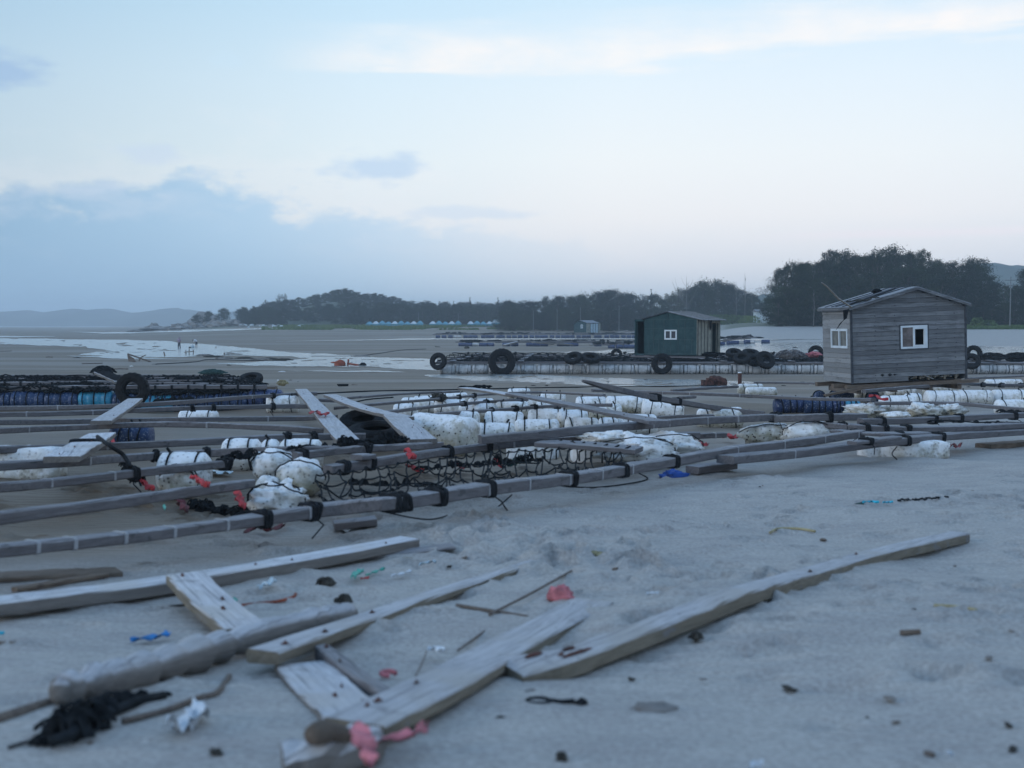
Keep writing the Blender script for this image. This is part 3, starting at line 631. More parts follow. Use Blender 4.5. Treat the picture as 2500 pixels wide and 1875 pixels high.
for i in range(40):
    px = rr.uniform(585, 745); Y = rr.uniform(385, 445); p = col_at(px, Y, -.1); mb = MB(); s_ = rr.uniform(.35, .9); mb.ball((0, 0, s_*.3), s_, s_*.7, s_*.6, i, .5, 1.5, 9, 6)
    build('shore_stone', mb, 'tent_white' if i % 2 else 'rock', M=p, label='small pale stone on the grassy shore below the headland', cat='rock', group='pale stones along the grassy shore')
def tent(px, Y, w, h, label, white):
    p = col_at(px, Y, 0); e = empty('beach_tent', p, label, 'tent', 'blue and white tents along the far shore'); c = MB(); z = h*.5
    c.add([(-w/2, -2, z), (w/2, -2, z), (w/2, 2, z), (-w/2, 2, z), (-w*.12, 0, h), (w*.12, 0, h)], [(0, 1, 5, 4), (1, 2, 5), (2, 3, 4, 5), (3, 0, 4), (0, 3, 2, 1)]); build('canopy', c, 'tent_white' if white else 'tent_blue', e)
    v = MB(); v.box((-w/2, -2.02, z-.55), (w, 0, 0), (0, .05, 0), (0, 0, .5)); build('valance', v, 'tent_blue', e)
    for sx in (-1, 1):
        for sy in (-1, 1): l_ = MB(); l_.tube([(sx*w*.47, sy*1.9, 0), (sx*w*.47, sy*1.9, z)], .05, 4); build('leg', l_, 'concrete', e)
for i in range(21):
    px = 903+i*15.4
    if i in (9, 15): continue
    tent(px, 408, 2.35 if i != 20 else 3.0, 1.7+.25*((i*7) % 3)*.5 if i != 20 else 2.6, ordl(i, 'tent from the left in the long blue row along the far shore') if i != 20 else 'tallest white tent at the right end of the far row', i % 3 == 1 or i == 20)
def pole(px, Y, ytop, label, arm=False, group='pale poles in front of the middle wood'):
    p = col_at(px, Y, -.2); h = CZ+(792-ytop)/F*Y-p.z; e = empty('utility_pole', p, label, 'pole', group); m = MB(); m.tube([(0, 0, 0), (0, 0, h)], [.10, .06], 6); build('shaft', m, 'concrete', e)
    if arm:
        a = MB()
        for z in (h-.6, h-1.5): a.cbox((0, 0, z), 2.0, .1, .1)
        build('crossarm', a, 'concrete', e)
    else:
        a = MB(); a.cbox((0, 0, h-.3), .5, .06, .06); build('bracket', a, 'concrete', e)
for (px, yt, lb) in [(1302, 758, 'leftmost pale pole in front of the middle wood'), (1360, 755, 'pale pole left of the small green hut'), (1417, 750, 'pale pole directly behind the small green hut'), (1511, 746, 'tallest pale pole left of the big green hut'), (1022, 763, 'faint pole behind the left part of the tent row'), (1119, 764, 'faint pole behind the right part of the tent row')]:
    pole(px, 318 if px > 1200 else 430, yt, lb)
pole(2464, 196, 676, 'utility pole with two crossarms at the far right edge of the dark trees', True, None)
mb = MB(); mb.box((0, 0, 0), (10, 0, 0), (0, 5, 0), (0, 0, 3.0)); e = empty('white_shed', col_at(1848, 300, -.3), 'low pale building half hidden behind trees right of the big green hut', 'building'); build('walls', mb, 'tent_white', e)
mb = MB(); mb.add([(-.3, -.3, 3), (10.3, -.3, 3), (10.3, 5.3, 3), (-.3, 5.3, 3), (-.3, 2.5, 3.7), (10.3, 2.5, 3.7)], [(0, 1, 5, 4), (2, 3, 4, 5), (0, 4, 3), (1, 2, 5)]); build('roof', mb, 'concrete', e)

# ------------------------------------------------------------------ timbers
def beam(name, pts, h, w, t, m, label, cat='beam', group=None, wraps=(), tapes=(), jit=.004, bev=.012, wl=.09, taper=None, endz=None, seed=0, n=14, yaw_up=None):
    """pts: pixel points of the timber's centre line; h: height of its underside over the sand"""
    hs = h if isinstance(h, (list, tuple)) else [h]*len(pts)
    P = [at(px, py, hh+t/2) for (px, py), hh in zip(pts, hs)]
    Q = catmull(P, n); M = frame(Q[0], Q[-1]); I = M.inverted(); Ql = [I @ q for q in Q]
    mb = MB(); mb.sweep(Ql, w, t, bev, jit, taper, seed=seed+int(pts[0][0]*3+pts[0][1]))
    o = build(name, mb, m, M=M, label=label, cat=cat, group=group)
    def pt_on(px):
        best = min(range(len(Q)-1), key=lambda i: abs((1250+F*Q[i].x/Q[i].y+1250+F*Q[i+1].x/Q[i+1].y)/2-px)); a, b = Ql[best], Ql[best+1]
        pa, pb = 1250+F*Q[best].x/Q[best].y, 1250+F*Q[best+1].x/Q[best+1].y; f = 0 if abs(pb-pa) < 1e-6 else max(0, min(1, (px-pa)/(pb-pa))); return a.lerp(b, f), (b-a).normalized(), (taper((best+f)/(len(Q)-1)) if taper else 1)
    w0, t0 = w, t
    for px in wraps:
        c, d, kk = pt_on(px); r = random.Random(int(px)); s_ = MB(); w, t = w0*kk, t0*min(1, kk)
        for k in range(3):
            off = d*(k-1)*wl*.30; sl_ = r.uniform(-.03, .03); loop = []
            for j in range(17):
                a = 2*math.pi*j/16; x = math.copysign(abs(math.cos(a))**.35, math.cos(a)); z = math.copysign(abs(math.sin(a))**.35, math.sin(a))
                loop.append(c+off+d*sl_*math.sin(a)+Vector((0, x*(w/2+.012), z*(t/2+.012))))
            s_.tube(loop, wl*.19, 5, False)
        s_.ball(c+Vector((0, -w/2*.3, t/2+.02)), wl*.35, wl*.3, wl*.22, r.random(), .5, 3, 8, 5)
        if r.random() < .6:
            e0 = c+Vector((0, -w/2, -t/2)); s_.tube([e0, e0+Vector((r.uniform(-.1, .1), -.04, -.05)), e0+Vector((r.uniform(-.2, .2), -.06, -.14))], .007, 4)
        build('lashing', s_, 'rope', o)
    for px in tapes:
        c, d, kk = pt_on(px); s_ = MB(); w, t = w0*kk, t0*min(1, kk)
        s_.sweep([c-d*.014, c+d*.014], w+.008, t+.008, bev, .0, seed=int(px)); build('tape_band', s_, 'tape', o)
    return o
G1 = 'long weathered raft timbers lying across the sand'
bm = 'beam_wood'
beam('raft_timber', [(-60, 1349), (250, 1318), (500, 1287), (640, 1267), (800, 1243), (1000, 1222), (1200, 1191), (1395, 1168), (1513, 1148), (1640, 1126), (1771, 1103), (1900, 1086), (2020, 1070), (2100, 1058)], [.16, .16, .16, .17, .18, .19, .20, .21, .22, .23, .24, .26, .27, .28], .17, .105, bm, 'longest frontmost grey timber, banded with pale tape at left and lashed with black rope', group=G1, taper=lambda f: .72+.28*min(1, max(0, f-.15)/.2), wraps=(635, 752, 955, 972, 1063, 1185, 1388, 1515, 1640), tapes=(68, 160, 284, 405, 535, 745, 1175, 1275, 1375, 1455, 1530, 1790, 1905, 2005, 2088), wl=.09, n=50)
beam('raft_timber', [(1770, 1122), (1960, 1104), (2190, 1076), (2360, 1062), (2530, 1052)], .20, .24, .10, bm, 'wide grey timber at right front lying on a white foam block', group=G1, wraps=(2205, 2290), tapes=(1925,), wl=.10)
beam('raft_timber', [(2080, 1082), (2190, 1068)], .33, .16, .05, bm, 'short plank laid on the wide right front timber', group=None, wraps=(2118,))
beam('raft_timber', [(800, 1148), (930, 1127), (1100, 1101), (1320, 1078), (1500, 1070), (1700, 1062)], .28, .13, .095, bm, 'second grey timber behind the net, tied with black rope at its left end', group=G1, wraps=(835, 900, 1092, 1186), tapes=(1250,))
beam('raft_timber', [(1172, 1074), (1300, 1062), (1500, 1043), (1700, 1028), (1905, 1018)], .42, .15, .11, bm, 'long straight timber stacked above the second timber, in front of the white floats', group=G1, wraps=(1895,), tapes=(1585, 1625, 1720, 1800))
beam('raft_timber', [(1890, 1022), (2000, 1019), (2110, 1017)], .42, .14, .11, bm, 'short timber continuing the stacked one toward the dirty foam lumps', group=None, wraps=(2026,))
beam('raft_timber', [(2100, 1030), (2250, 1026), (2400, 1018), (2530, 1012)], .36, .14, .10, bm, 'grey timber under the rubble foam at right, wound with dark green rope', group=G1, wraps=(2153, 2280, 2343, 2475))
beam('raft_timber', [(1990, 1036), (2110, 1044), (2230, 1048), (2380, 1044), (2530, 1036)], .30, .20, .09, bm, 'timber with black bands just behind the wide right front timber', group=G1, wraps=(2060, 2115, 2160, 2215))
beam('raft_timber', [(1550, 1072), (1660, 1066), (1770, 1062)], .18, .12, .08, bm, 'pale low timber behind the foam bag, partly hidden', group=None, tapes=(1745,))
beam('raft_timber', [(-60, 1272), (250, 1232), (450, 1203), (611, 1180)], .26, .10, .085, bm, 'long grey timber from the left edge to the big round foam lump', group=G1)
beam('raft_timber', [(-60, 1195), (120, 1180), (300, 1159), (420, 1145), (565, 1132)], .28, .10, .085, bm, 'grey timber from the left edge passing behind the greenish foam lump', group=G1, wraps=(320, 545), tapes=(110, 268))
beam('raft_timber', [(-40, 1140), (180, 1128), (380, 1113), (700, 1099), (905, 1100)], .30, .11, .09, bm, 'grey timber from the left edge passing in front of the row of tied white floats', group=G1, wraps=(380, 500), tapes=(205,))
beam('raft_timber', [(720, 1113), (860, 1098), (980, 1092), (1075, 1086)], .34, .10, .08, bm, 'short browner timber hung with black weed behind the two round foam lumps', group=None, wraps=(735, 890))
beam('raft_timber', [(-40, 1099), (200, 1092), (450, 1081), (700, 1068), (892, 1065)], .32, .11, .09, bm, 'grey timber above the blue drum, running behind the tied white floats', group=G1, wraps=(700, 765), tapes=(260,))
beam('raft_timber', [(-40, 1053), (150, 1045), (370, 1036), (540, 1039), (700, 1046), (790, 1052)], .34, .11, .085, bm, 'slightly bowed grey timber passing over the blue drum', group=G1, tapes=(60, 505))
beam('raft_timber', [(-40, 1032), (240, 1028), (480, 1024), (700, 1022), (823, 1019)], .34, .10, .085, bm, 'fourth timber from the dark netted raft, ending at the red-tied plank', group=G1, tapes=(240, 650))
beam('raft_timber', [(-40, 1013), (200, 1008), (450, 997), (700, 992), (791, 993)], .35, .10, .09, bm, 'second timber in front of the dark netted raft', group=G1, wraps=(467, 519, 665), tapes=(62, 222))
beam('raft_timber', [(-40, 997), (200, 994), (420, 984), (600, 970), (773, 961)], .40, .10, .09, bm, 'timber nearest the dark netted raft, rising to the top of the red-tied plank', group=G1, wraps=(665,), tapes=(140, 610))
# walkway planks
def plank(pts, h, w, t, m, label, group=None, holes=(), **k):
    o = beam('plank', pts, h, w, t, m, label, 'plank', group, jit=.0035, bev=.008, **k)
    return o
G2 = 'walkway planks across the timbers'
plank([(735, 952), (765, 985), (800, 1025), (850, 1078)], [.50, .50, .48, .34], .30, .055, 'plank_wood', 'sagging pale plank tied with red cloth across the left timbers', G2)
plank([(806, 966), (890, 998), (990, 1022)], [.55, .55, .58], .28, .055, 'plank_wood', 'straight pale plank with bolts beside the black tyres, upper of two', G2)
plank([(962, 1016), (995, 1045), (1035, 1078)], [.55, .50, .40], .34, .06, 'plank_wood', 'short wide pale plank hanging down right of the black tyres', G2)
plank([(246, 1032), (290, 1004), (330, 976)], [.50, .50, .54], .30, .06, 'plank_wood', 'short warped plank leading up to the upright tyre', G2)
plank([(150, 1122), (205, 1090), (250, 1062)], [.48, .46, .46], .34, .06, 'plank_wood', 'short plank with a black rope loop near the left edge', G2)
plank([(1130, 948), (1190, 955), (1262, 968)], [.62, .60, .56], .28, .05, 'plank_wood', 'far pale plank lying over the rows of white floats, upper piece', G2)
plank([(1250, 962), (1400, 990), (1520, 1014), (1610, 1032)], [.62, .58, .54, .52], .30, .05, 'beam_wood', 'long grey plank slanting across the white floats to the stacked timber', G2, tapes=())
plank([(1425, 930), (1500, 950), (1620, 975), (1740, 995), (1866, 1011)], [1.05, .80, .55, .36, .24], .16, .10, 'beam_wood', 'long timber raised at its left tip, slanting down to the right over the end float', G2, wraps=(1600, 1652), taper=lambda f: .35+.65*min(1, f*5))
G3 = 'thin timbers fanning out between the white floats'
beam('raft_timber', [(850, 972), (980, 962), (1120, 956)], .36, .09, .06, bm, 'farthest thin timber left of the white floats', group=G3)
beam('raft_timber', [(778, 977), (860, 980)], .34, .09, .08, bm, 'short timber stub under the far end of the bolted plank', group=None)
beam('raft_timber', [(815, 997), (900, 988), (1060, 975), (1200, 962), (1330, 958), (1475, 965)], .38, .09, .06, bm, 'thin timber over the second row of white floats', group=G3, wraps=(1073, 1120, 1157))
beam('raft_timber', [(852, 1012), (950, 1006), (1060, 992), (1180, 982), (1290, 975)], .38, .09, .065, bm, 'thin timber crossing the middle row of white floats', group=G3, wraps=(1132, 1187, 1270), tapes=(1010,))
beam('raft_timber', [(1040, 1018), (1090, 1010), (1200, 1002), (1310, 994), (1400, 990), (1494, 989)], .40, .09, .068, bm, 'thin timber lashed over the two cleanest white floats', group=G3, wraps=(1200, 1258, 1304, 1362))
beam('raft_timber', [(1589, 1022), (1660, 1018), (1740, 1016)], .22, .10, .08, bm, 'low timber between the end float and the spotted float', group=None)
beam('raft_timber', [(1445, 953), (1560, 957), (1690, 961), (1860, 968), (1990, 974), (2133, 976)], .38, .16, .08, bm, 'long pale-topped timber leading right toward the grey hut', group=G1, tapes=(1625, 1690, 1806))
beam('raft_timber', [(1640, 954), (1720, 948), (1800, 944)], .34, .10, .08, bm, 'thin timber rising right toward the small speckled floats', group=G3)
beam('raft_timber', [(1840, 934), (1930, 935), (2016, 937)], .30, .12, .07, bm, 'pale timber left of the grey hut corner', group=G3)
beam('raft_timber', [(1660, 972), (1696, 969)], .26, .10, .08, bm, 'short timber end poking out under the long pale-topped timber', group=None)
beam('raft_timber', [(2110, 955), (2230, 945), (2340, 938)], .42, .14, .09, bm, 'timber over the white floats in front of the grey hut', group=G3, wraps=(2270, 2312))
beam('raft_timber', [(2334, 936), (2420, 940), (2530, 941)], .40, .14, .09, bm, 'timber over the white floats right of the grey hut', group=G3, wraps=(2402, 2447, 2495))
beam('raft_timber', [(2136, 985), (2260, 984), (2367, 987), (2440, 995), (2530, 1002)], .30, .12, .08, bm, 'timber in front of the right row of white floats', group=G3)
beam('raft_timber', [(2360, 924), (2450, 920), (2530, 917)], .42, .16, .07, bm, 'flat timber behind the right floats level with the hut floor', group=None)
# blocks and loose boards near the front timbers
plank([(815, 1283), (918, 1271)], .02, .17, .06, bm, 'short grey block lying on sand below the front timber', None, n=3)
plank([(1690, 1147), (1785, 1135)], .03, .22, .09, bm, 'short thick grey block below the right front timber', None, n=3)
plank([(870, 1116), (905, 1113)], .40, .2, .05, bm, 'stub of plank among the black weed behind the round foam lumps', None, n=3)
# slab of planks wound with black rope
o = plank([(1318, 1082), (1400, 1086), (1480, 1092), (1560, 1100)], [.34, .33, .32, .30], .45, .06, 'beam_wood', 'wide board wound with many black cords behind the front timber', None)
mb = MB()
for i in range(7):
    px = 1330+i*28; a = at(px, 1097+i*2.0, .30); b = at(px+42, 1074+i*2.5, .40); mb.tube([a+Vector((0, 0, -.12)), a, b], .012, 5)
I = o.matrix_basis.inverted(); mb.v = [tuple(I @ Vector(p)) for p in mb.v]; build('cord', mb, 'rope', o)

# ------------------------------------------------------------------ foreground boards (loose on the near sand)
plank([(-40, 1484), (130, 1464), (400, 1430), (700, 1380), (1000, 1324)], [.03, .03, .01, .0, .0], .20, .075, 'plank_wood', 'long thick pale plank with a notched end, lying left of centre', None, n=16)
plank([(-60, 1412), (120, 1404), (290, 1397)], -.01, .22, .035, 'brown_wood', 'dark thin board behind the long thick plank at the left edge', None)
plank([(35, 1440), (150, 1420), (260, 1404)], .0, .05, .03, 'brown_wood', 'narrow dark lath beside the dark thin board', None)
plank([(840, 1362), (960, 1352), (1105, 1334)], .0, .17, .025, 'beam_wood', 'thin grey board end lying right of the notched plank', None)
plank([(452, 1410), (510, 1470), (600, 1545)], [.12, .08, .03], .22, .06, 'pale_wood', 'short white plank with worn nail spots, laid on the long thick plank', None)
plank([(640, 1605), (800, 1548), (960, 1492), (1130, 1432), (1310, 1375)], [.04, .03, .0, -.015, -.025], .16, .06, 'pale_wood', 'long yellowish timber running from centre left up to the right', None, taper=lambda f: 1-.35*f)
plank([(735, 1625), (800, 1690), (870, 1752)], [.0, .0, .0], .24, .03, 'plank_wood', 'flat grey board under the crossing planks at bottom centre', None)
plank([(785, 1592), (860, 1650), (945, 1708)], [.0, -.01, -.02], .07, .07, 'beam_wood', 'narrow grey batten between the two long planks at bottom centre', None)
plank([(865, 1778), (1050, 1690), (1250, 1580), (1450, 1475)], [.04, .03, .0, -.04], .24, .052, 'pale_wood', 'broad white weathered plank slanting up to the right at bottom centre', None, n=18)
plank([(1240, 1648), (1380, 1618), (1500, 1575), (1701, 1497), (1803, 1457), (1944, 1417), (2135, 1360), (2345, 1310)], [-.03, .0, .01, .01, .005, .0, .0, .005], .16, .075, 'pale_wood', 'very long thick plank half buried in the sand at right', None, n=30, taper=lambda f: 1.0+.8*max(0, 1-f*5))
# rusty nails, bolts and stains on the boards
for o in [o for o in bpy.data.objects if o.name.startswith('plank') and o.parent is None]:
    if o.data.materials[0].name.startswith('brown'): continue
    xs_ = [v.co for v in o.data.vertices]; n_ = len(xs_)//8; rnd = random.Random(n_*7+int(abs(xs_[-1].x)*100)); k = 0
    for i in sorted(set(rnd.choices(range(1, n_-1), k=min(3, n_-2)))) if n_ > 4 else []:
        a, b = xs_[i*8+5], xs_[i*8+4]; c = a.lerp(b, rnd.choice((.25, .75, rnd.uniform(.3, .7)))); mb = MB(); s_ = rnd.uniform(.006, .014)
        vs = []; m_ = 9
        for z in (.004, .0): vs += [c+Vector((math.cos(t_)*s_*rnd.uniform(1.2, 2.6), math.sin(t_)*s_*rnd.uniform(.7, 1.1), z+.002)) for t_ in np.linspace(0, 6.28, m_, endpoint=False)]
        mb.add(vs, [tuple(range(m_))]+[(j, j+m_, (j+1) % m_+m_, (j+1) % m_) for j in range(m_)]); mb.ball(c+Vector((0, 0, .008)), s_*.5, s_*.5, .010, i, 0, 1, 8, 5)
        build('rusty_bolt', mb, 'rust', o)
# long rust-brown slots worn into the near end of the half buried plank
for o in bpy.data.objects:
    if o.get('label') == 'very long thick plank half buried in the sand at right':
        for (fx, fy, ln_) in ((.18, .05, .12), (.34, -.04, .22), (.36, .04, .09)):
            q_ = [v.co for v in o.data.vertices if abs(v.co.x-fx) < .12]; fy += (min(q.y for q in q_)+max(q.y for q in q_))/2; zt = max(q.z for q in q_)-.003; mb = MB(); mb.ball((fx, fy, zt), ln_/2, .016, .010, 3, .35, 3, 14, 8); build('rust_slot', mb, 'rust', o, smooth=True)
# rough log
P = [at(150, 1688, .06), at(350, 1636, .06), at(560, 1572, .07), at(720, 1528, .06), at(850, 1505, .03)]
M = frame(P[0], P[-1]); Q = [M.inverted() @ p for p in catmull(P, 40)]; r = random.Random(2)
mb = MB(); mb.ball(Q[0]+Vector((.015, 0, 0)), .05, .05, .05, 1, .2, 2, 12, 8); mb.tube(Q, [.050+.020*min(1, i/6)+.010*r.uniform(-1, 1)+(.014*math.sin(i*2.1) if i < 22 else 0) for i in range(41)], 12)
build('driftwood_log', mb, 'plank_wood', M=M, smooth=True, label='rough rounded log crusted with barnacles at lower left', cat='log')
P = [at(690, 1862, .05), at(800, 1845, .06), at(905, 1812, .05)]; M = frame(P[0], P[-1]); mb = MB(); mb.sweep([M.inverted() @ p for p in catmull(P, 8)], .15, .11, .03, .012)
lg = build('timber_stump', mb, 'plank_wood', M=M, label='broken grey timber end at the bottom edge bound with pink cloth', cat='log')
P = [at(760, 1796, .16), at(800, 1786, .15), at(860, 1800, .12)]; mb = MB(); mb.tube(catmull(P, 8), [.03, .035, .04, .04, .035, .03, .03, .025, .02], 8)
build('driftwood', mb, 'brown_wood', smooth=True, label='short curved brown driftwood piece on top of the broken timber end', cat='driftwood')
def ribbon(name, pts, w, m, label, cat, sd=1, group=None, h=.02, fold=.5, n=16):
    """crumpled strip of cloth or film"""
    r = random.Random(sd); P = [at(px, py, h+r.uniform(0, .03)) for px, py in pts]; Q = catmull(P, n); M = Matrix.Translation(Q[0]); I = M.inverted(); mb = MB(); vs = []; k = 7
    for i, q in enumerate(Q):
        q = I @ q; d = (Q[min(i+1, n)]-Q[max(i-1, 0)]).normalized(); s_ = d.cross(Vector((0, 0, 1))).normalized(); ww = w*(.45+.55*math.sin(math.pi*(i+.6)/(n+1.2)))*r.uniform(.45, 1.15)
        for j in range(k):
            f = j/(k-1)-.5; vs.append(q+s_*f*ww+Vector((0, 0, fold*w*(.28*math.cos(f*5+i)+.25*r.random()+.10*math.sin(i*1.3+j)))))
    fs = [(i*k+j, i*k+j+1, (i+1)*k+j+1, (i+1)*k+j) for i in range(n) for j in range(k-1)]
    o = len(vs); vs2 = [v+Vector((0, 0, -.006)) for v in vs]; fs += [tuple(x+o for x in f[::-1]) for f in fs]; mb.add(vs+vs2, fs)
    return build(name, mb, m, M=M, smooth=True, label=label, cat=cat, group=group)
ribbon('cloth', [(870, 1772), (885, 1800), (900, 1835), (905, 1862)], .075, 'pink_cloth', 'faded pink cloth knotted round the broken timber end at the bottom edge', 'cloth', 3, h=.16)
ribbon('cloth', [(900, 1815), (950, 1800), (1012, 1790), (1040, 1768)], .06, 'pink_cloth', 'loose pink cloth tail trailing right from the knot', 'cloth', 4, h=.08)
ribbon('cloth', [(318, 1562), (350, 1558), (390, 1552), (414, 1545)], .055, 'blue_cloth', 'crumpled bright blue cloth on the sand at left', 'cloth', 5)
ribbon('plastic_scrap', [(862, 1410), (872, 1398), (882, 1392)], .06, 'green_plastic', 'bright green plastic scrap below the notched plank, left piece', 'litter', 6)
ribbon('plastic_scrap', [(893, 1404), (915, 1396), (940, 1386)], .035, 'green_plastic', 'bright green twisted plastic strip pointing right', 'litter', 7)
ribbon('plastic_scrap', [(880, 1412), (900, 1409)], .02, 'red_cloth', 'small red scrap under the green plastic strip', 'litter', 8)
ribbon('plastic_scrap', [(1578, 1447), (1608, 1446)], .035, 'white_plastic', 'white scrap alone on open sand right of the red bundle', 'litter', 10, fold=.15)
ribbon('plastic_scrap', [(1044, 1584), (1062, 1582), (1082, 1586)], .05, 'white_plastic', 'white scrap between the two long planks at bottom centre', 'litter', 11)
ribbon('plastic_bottle_film', [(630, 1435), (650, 1425), (672, 1412)], .06, 'clear_plastic', 'crumpled clear film right of the short white plank', 'litter', 12)
ribbon('plastic_scrap', [(955, 1405), (980, 1400), (1005, 1392)], .03, 'white_plastic', 'thin white strip right of the green plastic', 'litter', 13)
ribbon('plastic_scrap', [(1024, 1378), (1045, 1372), (1065, 1370)], .05, 'clear_plastic', 'clear crumpled film near the thin grey board', 'litter', 14)
ribbon('plastic_scrap', [(424, 1775), (450, 1765), (478, 1745), (486, 1728)], .10, 'white_plastic', 'folded white plastic scrap standing in the sand at lower left', 'litter', 15, fold=.9)
ribbon('plastic_scrap', [(0, 1497), (25, 1496), (55, 1492)], .06, 'white_plastic', 'white scrap at the left edge below the long plank', 'litter', 16)
ribbon('plastic_scrap', [(2105, 1226), (2125, 1224), (2145, 1226)], .05, 'turquoise_cloth', 'turquoise scrap on open sand at right, left piece', 'litter', 17)
ribbon('plastic_scrap', [(2155, 1226), (2180, 1225)], .04, 'turquoise_cloth', 'turquoise scrap on open sand at right, right piece', 'litter', 18)
ribbon('plastic_scrap', [(570, 1460), (577, 1468)], .03, 'green_plastic', 'tiny green scrap right of the short white plank', 'litter', 19)
ribbon('plastic_scrap', [(2312, 1838), (2322, 1838)], .03, 'white_plastic', 'tiny white pebble of foam at lower right', 'litter', 20)
ribbon('plastic_scrap', [(1832, 1868), (1860, 1864)], .05, 'white_plastic', 'white scrap at the bottom edge right of centre', 'litter', 21)
ribbon('plastic_scrap', [(818, 1493), (840, 1487)], .06, 'clear_plastic', 'bluish film under the small black rope scrap', 'litter', 22)
ribbon('plastic_scrap', [(640, 1373), (662, 1370)], .03, 'white_plastic', 'white scrap behind the long thick plank', 'litter', 23)
ribbon('plastic_scrap', [(-5, 1544), (8, 1545)], .03, 'turquoise_cloth', 'tiny turquoise scrap cut by the left edge', 'litter', 24)
p = at(1646, 1166, .0); mb = MB(); mb.ball((0, 0, .02), .17, .10, .06, 8, .6, 2.4, 20, 12); build('cloth', mb, 'deep_blue_cloth', M=place(p, .3), smooth=True, label='deep blue cloth heap under the front timber beside the thick grey block', cat='cloth')
p = at(1369, 1466, .0); mb = MB(); mb.ball((0, 0, .03), .075, .05, .05, 3, .5, 3, 16, 10); build('cloth_bundle', mb, 'pink_cloth', M=p, smooth=True, label='red cloth bundle on the sand between the two white planks', cat='cloth')
p = at(948, 1655, .0); mb = MB(); mb.tube([(math.cos(a)*.03, math.sin(a)*.03, .02) for a in np.linspace(0, 5, 10)], .012, 6); build('cloth_ring', mb, 'pink_cloth', M=p, smooth=True, label='small red curled scrap between the long planks', cat='litter')

# ropes, nets and tangles
def rope(pts, r_, label, m='rope', h=.01, n=40, group=None, name='rope', cat='rope', jit=.0, sd=0):
    hs = h if isinstance(h, (list, tuple)) else [h]*len(pts); P = [at(px, py, hh) for (px, py), hh in zip(pts, hs)]; Q = catmull(P, n); M = Matrix.Translation(Q[0]); rnd = random.Random(sd)
    Q = [q-Q[0]+Vector((rnd.uniform(-jit, jit), rnd.uniform(-jit, jit), rnd.uniform(0, jit))) for q in Q]; mb = MB(); mb.tube(Q, r_, 6)
    return build(name, mb, m, M=M, smooth=True, label=label, cat=cat, group=group)
def tangle(mb, c, rx, ry, rz, n, r_, seed, lumps=True, seg=9, sides=4):
    rnd = random.Random(seed); c = Vector(c)
    if lumps: mb.ball(c+Vector((0, 0, rz*.15)), rx*.72, ry*.72, rz*.62, seed, .55, 2.5, 12, 7)
    for k in range(n):
        a = rnd.uniform(0, 6.28); p = Vector((math.cos(a)*rx, math.sin(a)*ry, 0))*rnd.uniform(.2, 1); d = Vector((rnd.uniform(-1, 1), rnd.uniform(-1, 1), 0)); pts = []
        for j in range(seg):
            q = (p.x/rx)**2+(p.y/ry)**2; z = rz*math.sqrt(max(.02, 1.05-min(1, q)))*rnd.uniform(.65, 1.12); pts.append(c+Vector((p.x, p.y, z)))
            d += Vector((rnd.uniform(-1, 1), rnd.uniform(-1, 1), 0))*.9; d.normalize(); p = p+Vector((d.x*rx, d.y*ry, 0))*.28
            if (p.x/rx)**2+(p.y/ry)**2 > 1.1: d = -d; p *= .9
        mb.tube(catmull(pts, seg*2), r_, sides)
    return mb
def pile(px, py, rx, ry, rz, n, r_, label, m='net', seed=0, h=0.0, cat='net', name='net_pile', group=None, tilt=0):
    p = at(px, py, h); mb = tangle(MB(), (0, 0, 0), rx, ry, rz, n, r_, seed); return build(name, mb, m, M=place(p, tilt), smooth=True, label=label, cat=cat, group=group)
# black net bundle lower left, drawn out into a tail
p0 = at(175, 1790); mb = MB()
for i, (px, py, rx, rz) in enumerate([(165, 1797, .11, .10), (205, 1775, .10, .09), (240, 1750, .08, .07), (275, 1732, .07, .06), (310, 1718, .05, .045), (345, 1708, .035, .03), (400, 1700, .03, .015), (120, 1812, .07, .03)]):
    tangle(mb, at(px, py)-p0, rx, rx*.7, rz, 12 if i < 5 else 5, .006, i)
mb.tube([at(400, 1700, .01)-p0, at(345, 1708, .02)-p0, at(240, 1750, .03)-p0, at(165, 1797, .04)-p0, at(120, 1812, .03)-p0], .02, 5)
build('net_bundle', mb, 'net', M=p0, smooth=True, label='black bundle of netting drawn out into a tail at lower left', cat='net')
rope([(20, 1825), (90, 1805), (160, 1795)], .006, 'thin cord left of the black net bundle')
rope([(300, 1760), (400, 1735), (480, 1705), (530, 1690), (560, 1650)], [.012]*41, 'brown stick-like root curving up beside the black net bundle', 'brown_wood', .015, name='driftwood', cat='driftwood')
rope([(-20, 1765), (60, 1740), (150, 1712)], .028, 'dark driftwood branch under the rounded log end', 'brown_wood', .0, name='driftwood', cat='driftwood')
rope([(-20, 1590), (60, 1578), (120, 1568), (172, 1557)], [.045*(1-i/42) for i in range(41)], 'dark driftwood wedge at the left edge', 'brown_wood', .0, name='driftwood', cat='driftwood')
rope([(1195, 1500), (1290, 1452), (1395, 1394)], .009, 'thin straight stick crossing above the white plank', 'brown_wood', .02, name='stick', cat='stick')
rope([(1115, 1478), (1200, 1492), (1290, 1507)], .012, 'second thin stick crossing the first near the long yellowish timber', 'brown_wood', .01, name='stick', cat='stick')
rope([(1118, 1588), (1150, 1565), (1188, 1537)], .006, 'short thin stick between the two white planks', 'brown_wood', .01, name='stick', cat='stick')
rope([(1015, 1650), (1030, 1620), (1042, 1590)], .003, 'very thin cord leading from the white scrap', 'brown_wood', .006)
rope([(1880, 1300), (1900, 1291), (1950, 1291), (1990, 1297)], .012, 'dry yellow straw stalk on the right sand', 'straw', .01, name='straw', cat='straw')
rope([(2280, 1478), (2340, 1482), (2385, 1490)], .010, 'dry straw stalk near the right edge of the sand', 'straw', .01, name='straw', cat='straw')
